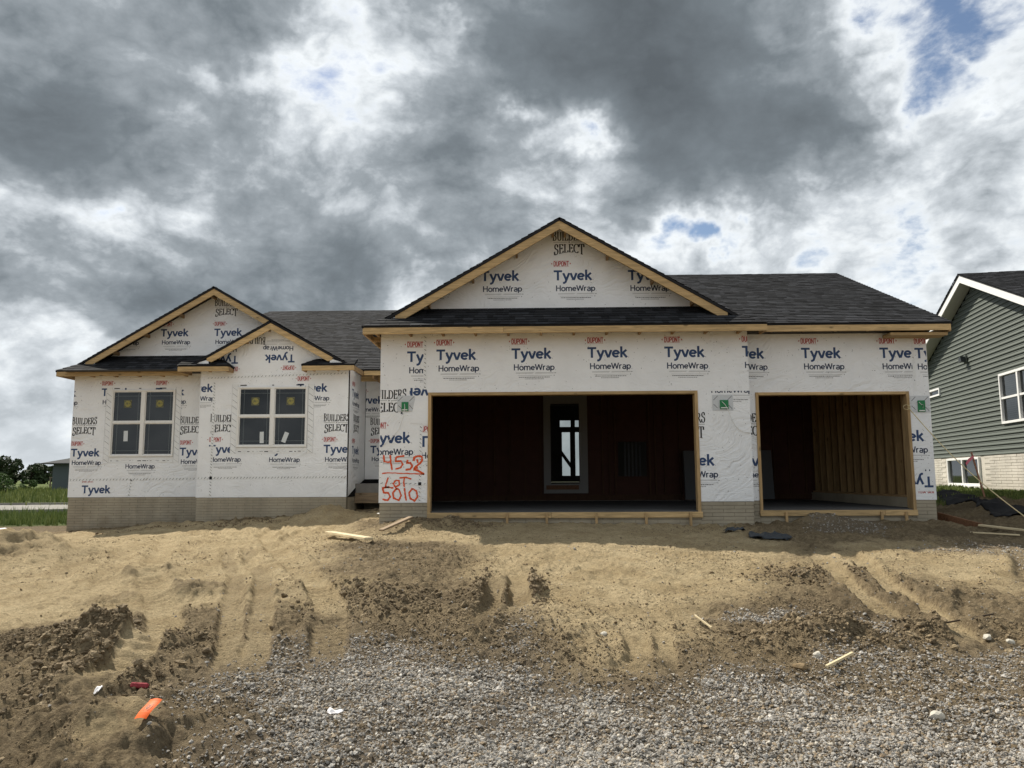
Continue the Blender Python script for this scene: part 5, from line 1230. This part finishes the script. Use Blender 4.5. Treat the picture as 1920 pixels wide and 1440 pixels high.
def trim_window(x0, z0, x1, z1, panes, rails, y=.0, blind=True):
    f = MB(); t = .06
    for a, b_, c, d in [(x0, z0, x0 + t, z1), (x1 - t, z0, x1, z1), (x0 + t, z1 - t, x1 - t, z1), (x0 + t, z0, x1 - t, z0 + t)] + [(p - .04, z0 + t, p + .04, z1 - t) for p in panes]: f.box(a, c, y - .09, y + .03, b_, d)
    w_ = f.build('window', 'white_trim', nb, bevel=.006); xs = [x0 + t] + [q for p in panes for q in (p - .04, p + .04)] + [x1 - t]
    for a, c in zip(xs[::2], xs[1::2]):
        for r in rails: MB().box(a, c, y - .06, y + .015, r - .025, r + .025).build('meeting_rail', 'white_trim', w_)
        MB().quad((c, y - .03, z0 + t), (a, y - .03, z0 + t), (a, y - .03, z1 - t), (c, y - .03, z1 - t)).build('pane', 'glass', w_, recalc=False)
        if blind:
            zz = z0 + t + .03
            while zz < z1 - t: MB().box(a, c, y - .085, y - .078, zz, zz + .045).build('blind_slat', 'blind', w_); zz += .05
        MB().box(a - .1, c + .1, y - .16, y - .15, z0, z1).build('room_back', 'dark_glass_back', w_)
    return w_
trim_window(*W1, [(W1[0] + W1[2]) / 2], [2.44 - NZ]); trim_window(*W2, [1.02], [], y=.01, blind=False)
MB().box(W2[0] - .05, W2[2] + .05, -.02, .07, W2[1] - .09, W2[1] - .002).build('window_sill', 'white_trim', nb)
v_ = MB()
for a, b_, c, d in ((V1[0], V1[1], V1[0] + .05, V1[3]), (V1[2] - .05, V1[1], V1[2], V1[3]), (V1[0] + .05, V1[1], V1[2] - .05, V1[1] + .05), (V1[0] + .05, V1[3] - .05, V1[2] - .05, V1[3])): v_.box(a, c, -.06, .03, b_, d)
vo = v_.build('small_window', 'white_trim', nb); MB().quad((V1[2] - .05, -.03, V1[1] + .05), (V1[0] + .05, -.03, V1[1] + .05), (V1[0] + .05, -.03, V1[3] - .05), (V1[2] - .05, -.03, V1[3] - .05)).build('pane', 'glass', vo, recalc=False)
lp = MB().box(.16, .30, .0, .05, 3.58 - NZ, 3.80 - NZ).build('wall_lamp', 'siding_green', nb, bevel=.01); MB().prism([(.12, .05, 3.62 - NZ), (.34, .05, 3.62 - NZ), (.28, .05, 3.76 - NZ), (.18, .05, 3.76 - NZ)], (0, .12, 0)).build('lamp_hood', 'lamp_metal', lp)
# roof with white rake boards and boxed soffit
for sgn in (1, -1):
    es = AP[0] + sgn * 7.0
    a, b_ = (AP[0], AP[1] + .14), (es, AP[1] + .14 - 7.0 * SL)
    MB().prism([(a[0], .34, a[1] + .03), (b_[0], .34, b_[1] + .03), (b_[0], -9, b_[1] + .03), (a[0], -9, a[1] + .03)], (0, 0, .035)).build('roof_slope', 'roof_edge', nb)
    MB().prism([(a[0], .30, a[1] + .028), (b_[0], .30, b_[1] + .028), (b_[0], .30, b_[1] - .16), (a[0], .30, a[1] - .16)], (0, .025, 0)).build('rake_board', 'white_trim', nb)
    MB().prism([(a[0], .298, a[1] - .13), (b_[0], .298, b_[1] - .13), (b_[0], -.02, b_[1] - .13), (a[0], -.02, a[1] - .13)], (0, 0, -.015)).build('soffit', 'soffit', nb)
    pl_ = [(a[0], .36, a[1] + .070), (b_[0], .36, b_[1] + .070), (b_[0], -6, b_[1] + .070), (a[0], -6, a[1] + .070)]
    roof_plane(pl_, nb, 90 + sgn, deck=False)
MB().box(S0, S1, -9, -.26, -.5, zr(S0) - .1).build('house_body', 'siding_green', nb)

# ================================================================ left background
grd = empty('side_street', (-60, 25, 0)); 
bpy.data.objects.remove(grd)
rd = MB(); ya = [(-70, 16.5, 9.0), (-30, 17.2, 8.0), (-22, 19.0, 7.4), (-14, 22.5, 7.2), (0, 27, 7), (20, 30, 7)]
for (x0, y0, w0), (x1, y1, w1) in zip(ya, ya[1:]):
    for s_ in range(6):
        t0, t1 = s_ / 6, (s_ + 1) / 6; xa, xb = x0 + (x1 - x0) * t0, x0 + (x1 - x0) * t1; a0, a1 = y0 + (y1 - y0) * t0, y0 + (y1 - y0) * t1; wa, wb = w0 + (w1 - w0) * t0, w0 + (w1 - w0) * t1
        rd.quad((xa, a0, -.70), (xb, a1, -.70), (xb, a1 + wb, -.70), (xa, a0 + wa, -.70))
        rd.quad((xa, a0, -1.1), (xb, a1, -1.1), (xb, a1, -.70), (xa, a0, -.70)); rd.quad((xa, a0 + wa, -.70), (xb, a1 + wb, -.70), (xb, a1 + wb, -.60), (xa, a0 + wa, -.60)); rd.quad((xa, a0 + wa, -.60), (xb, a1 + wb, -.60), (xb, a1 + wb + .2, -.60), (xa, a0 + wa + .2, -.60)); rd.quad((xa, a0 + wa + .2, -1.1), (xb, a1 + wb + .2, -1.1), (xb, a1 + wb + .2, -.60), (xa, a0 + wa + .2, -.60))
ro = rd.build('road', 'road_concrete', recalc=False); tag(ro, 'pale concrete side street with a low kerb', 'road', kind='structure')

def blades(name, pts, hmin, hmax, mat, label, seed, lean=.35, wd=.012, nb_=5):
    rg = np.random.default_rng(seed); V = []; F = []; tone = []
    z = ground_at(np.array([p[0] for p in pts]), np.array([p[1] for p in pts]))[0]
    for (x, y), zz in zip(pts, z):
        hs = .45 + 1.0 * (.5 + .5 * math.sin(x * 2.3 + 1.7 * math.sin(y * 1.9))) * rg.random() + .25
        for _ in range(nb_):
            a = rg.uniform(0, 6.28); h = rg.uniform(hmin, hmax) * hs; px, py = x + rg.normal(0, .05), y + rg.normal(0, .05); dx, dy = math.cos(a), math.sin(a); t = rg.random()
            i = len(V); l = lean * h * rg.uniform(.2, 1.2); w_ = wd * rg.uniform(.6, 1.4)
            V += [(px - dy * w_, py + dx * w_, zz - .02), (px + dy * w_, py - dx * w_, zz - .02), (px + dx * l * .5 + dy * w_ * .7, py + dy * l * .5 - dx * w_ * .7, zz + h * .6), (px + dx * l, py + dy * l, zz + h)]
            F += [(i, i + 1, i + 2), (i, i + 2, i + 3)]; tone += [t * .7] * 2 + [t] * 2
    me = bpy.data.meshes.new(name); me.from_pydata(V, [], F); me.materials.append(MATS[mat]); at_ = me.attributes.new('tone', 'FLOAT', 'POINT'); at_.data.foreach_set('value', tone)
    return tag(link_mesh(name, me), label, 'grass', kind='stuff')
rg = np.random.default_rng(31)
pts = [(x, y) for x, y in zip(rg.uniform(-26, -9.8, 5200), rg.uniform(9.5, 21.5, 5200)) if y > 10.0 - .18 * (x + 14) + rg.normal(0, .6) + 1.2 * float(vnoise(np.array([x * .9]), np.array([y * .9]), 5)[0]) - .4 and rg.random() < .25 + 1.1 * float(vnoise(np.array([x * .6]), np.array([y * .5]), 6)[0]) and y < 17.0 + max(0, x + 24) * .42 and x < -.62 * (y + 6) + 1.5]
blades('verge_grass', pts, .10, .34, 'grass_blade', 'tall green grass on the near verge of the side street', 33, wd=.014)
pts = [(x, y) for x, y in zip(rg.uniform(-75, -18, 11000), rg.uniform(25, 95, 11000)) if -1.02 * (y + 14.2) < x < -.52 * (y + 14.2)]
blades('meadow_grass', pts, .15, .55, 'weed_blade', 'weedy yellow-green meadow beyond the side street', 34, wd=.045, nb_=4)
pts = []
for _ in range(7000):
    x, y = rg.uniform(10.9, 14.6), rg.uniform(.6, 9.5)
    s_ = (x - 13.5) * .986 - (y - 6.2) * .168
    if s_ < -.05 and x + .25 * (y - 3.5) > 11.95 + rg.normal(0, .08): pts.append((x, y))
blades('lawn_grass', pts, .03, .07, 'grass_blade', 'short green lawn along the neighbour\'s pale foundation', 35, wd=.010)
pts = [(11.3 + rg.normal(0, .2), 4.9 + rg.normal(0, .4)) for _ in range(160)] + [(10.9 + rg.normal(0, .25), 4.4 + rg.normal(0, .4)) for _ in range(90)]
blades('weeds', pts, .05, .15, 'grass_blade', 'pale green weeds on the dirt bank by the right corner of the garage', 36, wd=.018)

def tree(name, x, y, h, spread, n, seed, label, mat='leaf_dark', trunk=.25, low=.18, leaf=.28, group='trees on the horizon', cat='tree', zb=None):
    rg = random.Random(seed); z0 = gz(x, y) if zb is None else zb; t = empty(name, (x, y, z0)); tag(t, label, cat, group)
    m_ = MB(); top = h * .62; m_.tube([(0, 0, -.3), (.05 * h * rg.uniform(-1, 1) * .3, 0, top * .5), (.04 * h * rg.uniform(-1, 1), .03 * h * rg.uniform(-1, 1), top)], [trunk, trunk * .7, trunk * .3], 7)
    cl = []
    for i in range(9 + int(spread)):
        a = rg.uniform(0, 6.28); r = spread * math.sqrt(rg.random()) * .72; zc = h * rg.uniform(low + .14, .86); r *= 1.15 - .6 * abs(zc / h - .45)
        p = (r * math.cos(a), r * math.sin(a), zc); cl.append((p, spread * rg.uniform(.26, .46)))
        m_.tube([(0, 0, min(top, zc * .6)), (p[0] * .5, p[1] * .5, zc * .75), (p[0] * .9, p[1] * .9, zc)], [trunk * .35, trunk * .22, trunk * .08], 5)
    m_.build('trunk', 'bark', t, smooth=True)
    V = []; F = []; tone = []
    for i in range(n):
        p, r = cl[rg.randrange(len(cl))]
        while True:
            q = Vector((rg.uniform(-1, 1), rg.uniform(-1, 1), rg.uniform(-1, 1)))
            if .25 < q.length < 1: break
        q = q.normalized() * (q.length ** .5); c = Vector((p[0] + q.x * r, p[1] + q.y * r, max(h * .04, p[2] + q.z * r * .8)))
        d = Vector((rg.gauss(0, 1), rg.gauss(0, 1), rg.gauss(0, .7))).normalized(); e_ = d.orthogonal().normalized(); s_ = leaf * rg.uniform(.6, 1.4); tn = min(1, max(0, rg.gauss(.45, .25)))
        i0 = len(V); V += [tuple(c - d * s_), tuple(c + e_ * s_ * .5), tuple(c + d * s_), tuple(c - e_ * s_ * .5)]; F.append((i0, i0 + 1, i0 + 2, i0 + 3)); tone += [tn] * 4
    me = bpy.data.meshes.new('crown'); me.from_pydata(V, [], F); me.materials.append(MATS[mat]); at_ = me.attributes.new('tone', 'FLOAT', 'POINT'); at_.data.foreach_set('value', tone)
    link_mesh('crown', me, None, t); return t
tree('broadleaf_tree', -158.5, 220, 8.8, 4.2, 2600, 1, 'tallest dark tree on the horizon at the far left edge', leaf=.42)
tree('broadleaf_tree', -152.4, 222, 6.4, 3.4, 2200, 2, 'rounded dark tree right of the tallest one on the horizon', leaf=.40, low=.05)
tree('broadleaf_tree', -148.2, 224, 6.3, 3.2, 2200, 3, 'dark tree on the horizon just left of the grey house', leaf=.40, low=.05)
tree('broadleaf_tree', -144.0, 226, 5.8, 3.2, 1800, 4, 'dark tree on the horizon partly behind the grey house', leaf=.40, low=.05)
tree('broadleaf_tree', -164.0, 224, 8.2, 4.2, 2000, 5, 'dark tree cut by the left frame edge on the horizon', leaf=.42)
for i, (x, y, h) in enumerate(((-165.5, 232, 5.0), (-161.5, 236, 4.8), (-157.5, 232, 4.8))): tree('hedge_tree', x, y, h, 3.8, 1700, 8 + i, ('leftmost low dark hedge under the horizon trees', 'middle low dark hedge under the horizon trees', 'low dark hedge under the horizon trees nearest the grey house')[i], leaf=.42, low=-.05, group='low hedge under the horizon trees', cat='hedge')
tree('shrub', -50.6, 62.0, 2.4, 1.35, 2000, 21, 'large leafy green shrub at the far left edge of the meadow', 'leaf_mid', .05, -.05, .10, 'shrubs in the meadow', 'shrub')
tree('shrub', -52.4, 63.5, 2.1, 1.3, 1600, 22, 'second leafy shrub, cut by the left frame edge', 'leaf_mid', .05, -.05, .10, 'shrubs in the meadow', 'shrub')
tree('shrub', -62.5, 84.0, 1.8, .95, 1200, 23, 'small round green bush right of the large shrub in the meadow', 'leaf_mid', .05, -.05, .10, 'shrubs in the meadow', 'shrub')

# distant grey house with a hip roof and a small deck
gh = empty('grey_house', (-53.5, 78, gz(-53.5, 78))); tag(gh, 'distant dark blue-grey house with low hip roof left of the wrapped house', 'house')
z0 = gh.location.z; ze = 2.45 - z0
MB().box(-2.2, 9, 0, 12, -.3, ze).build('wall', 'grey_house', gh)
for i in range(18):
    z = .1 + i * .17
    if z + .17 < ze: MB().box(-2.23, 9.02, -.03, -.002, z, z + .155).build('siding_board', 'grey_house', gh)
MB().prism([(-3.3, -.8, ze), (9.8, -.8, ze), (9.8, 12.8, ze), (-3.3, 12.8, ze)], (0, 0, .12)).build('eave', 'grey_roof', gh)
rf = MB(); a, b_, c, d = (-3.3, -.8, ze + .121), (9.8, -.8, ze + .121), (9.8, 12.8, ze + .121), (-3.3, 12.8, ze + .121); e1, e2 = (3.0, 6, ze + 2.0), (3.8, 6, ze + 2.0)
rf.quad(a, b_, e2, e1); rf.quad(b_, c, e2); rf.quad(c, d, e1, e2); rf.quad(d, a, e1); rf.build('roof', 'grey_roof', gh)
dk = MB().box(-3.9, -2.3, 2, 5, .75, .85).build('deck', 'deck_wood', gh)
for x, y in ((-3.85, 2.05), (-3.85, 4.9)): MB().box(x, x + .12, y, y + .12, -.3, 1.75).build('deck_post', 'deck_wood', dk)
MB().box(-3.9, -2.3, 2, 2.08, 1.65, 1.78).build('deck_rail', 'deck_wood', dk); MB().box(-3.4, -2.7, 2.6, 3.2, .86, 1.5).build('deck_grill', 'felt', dk)
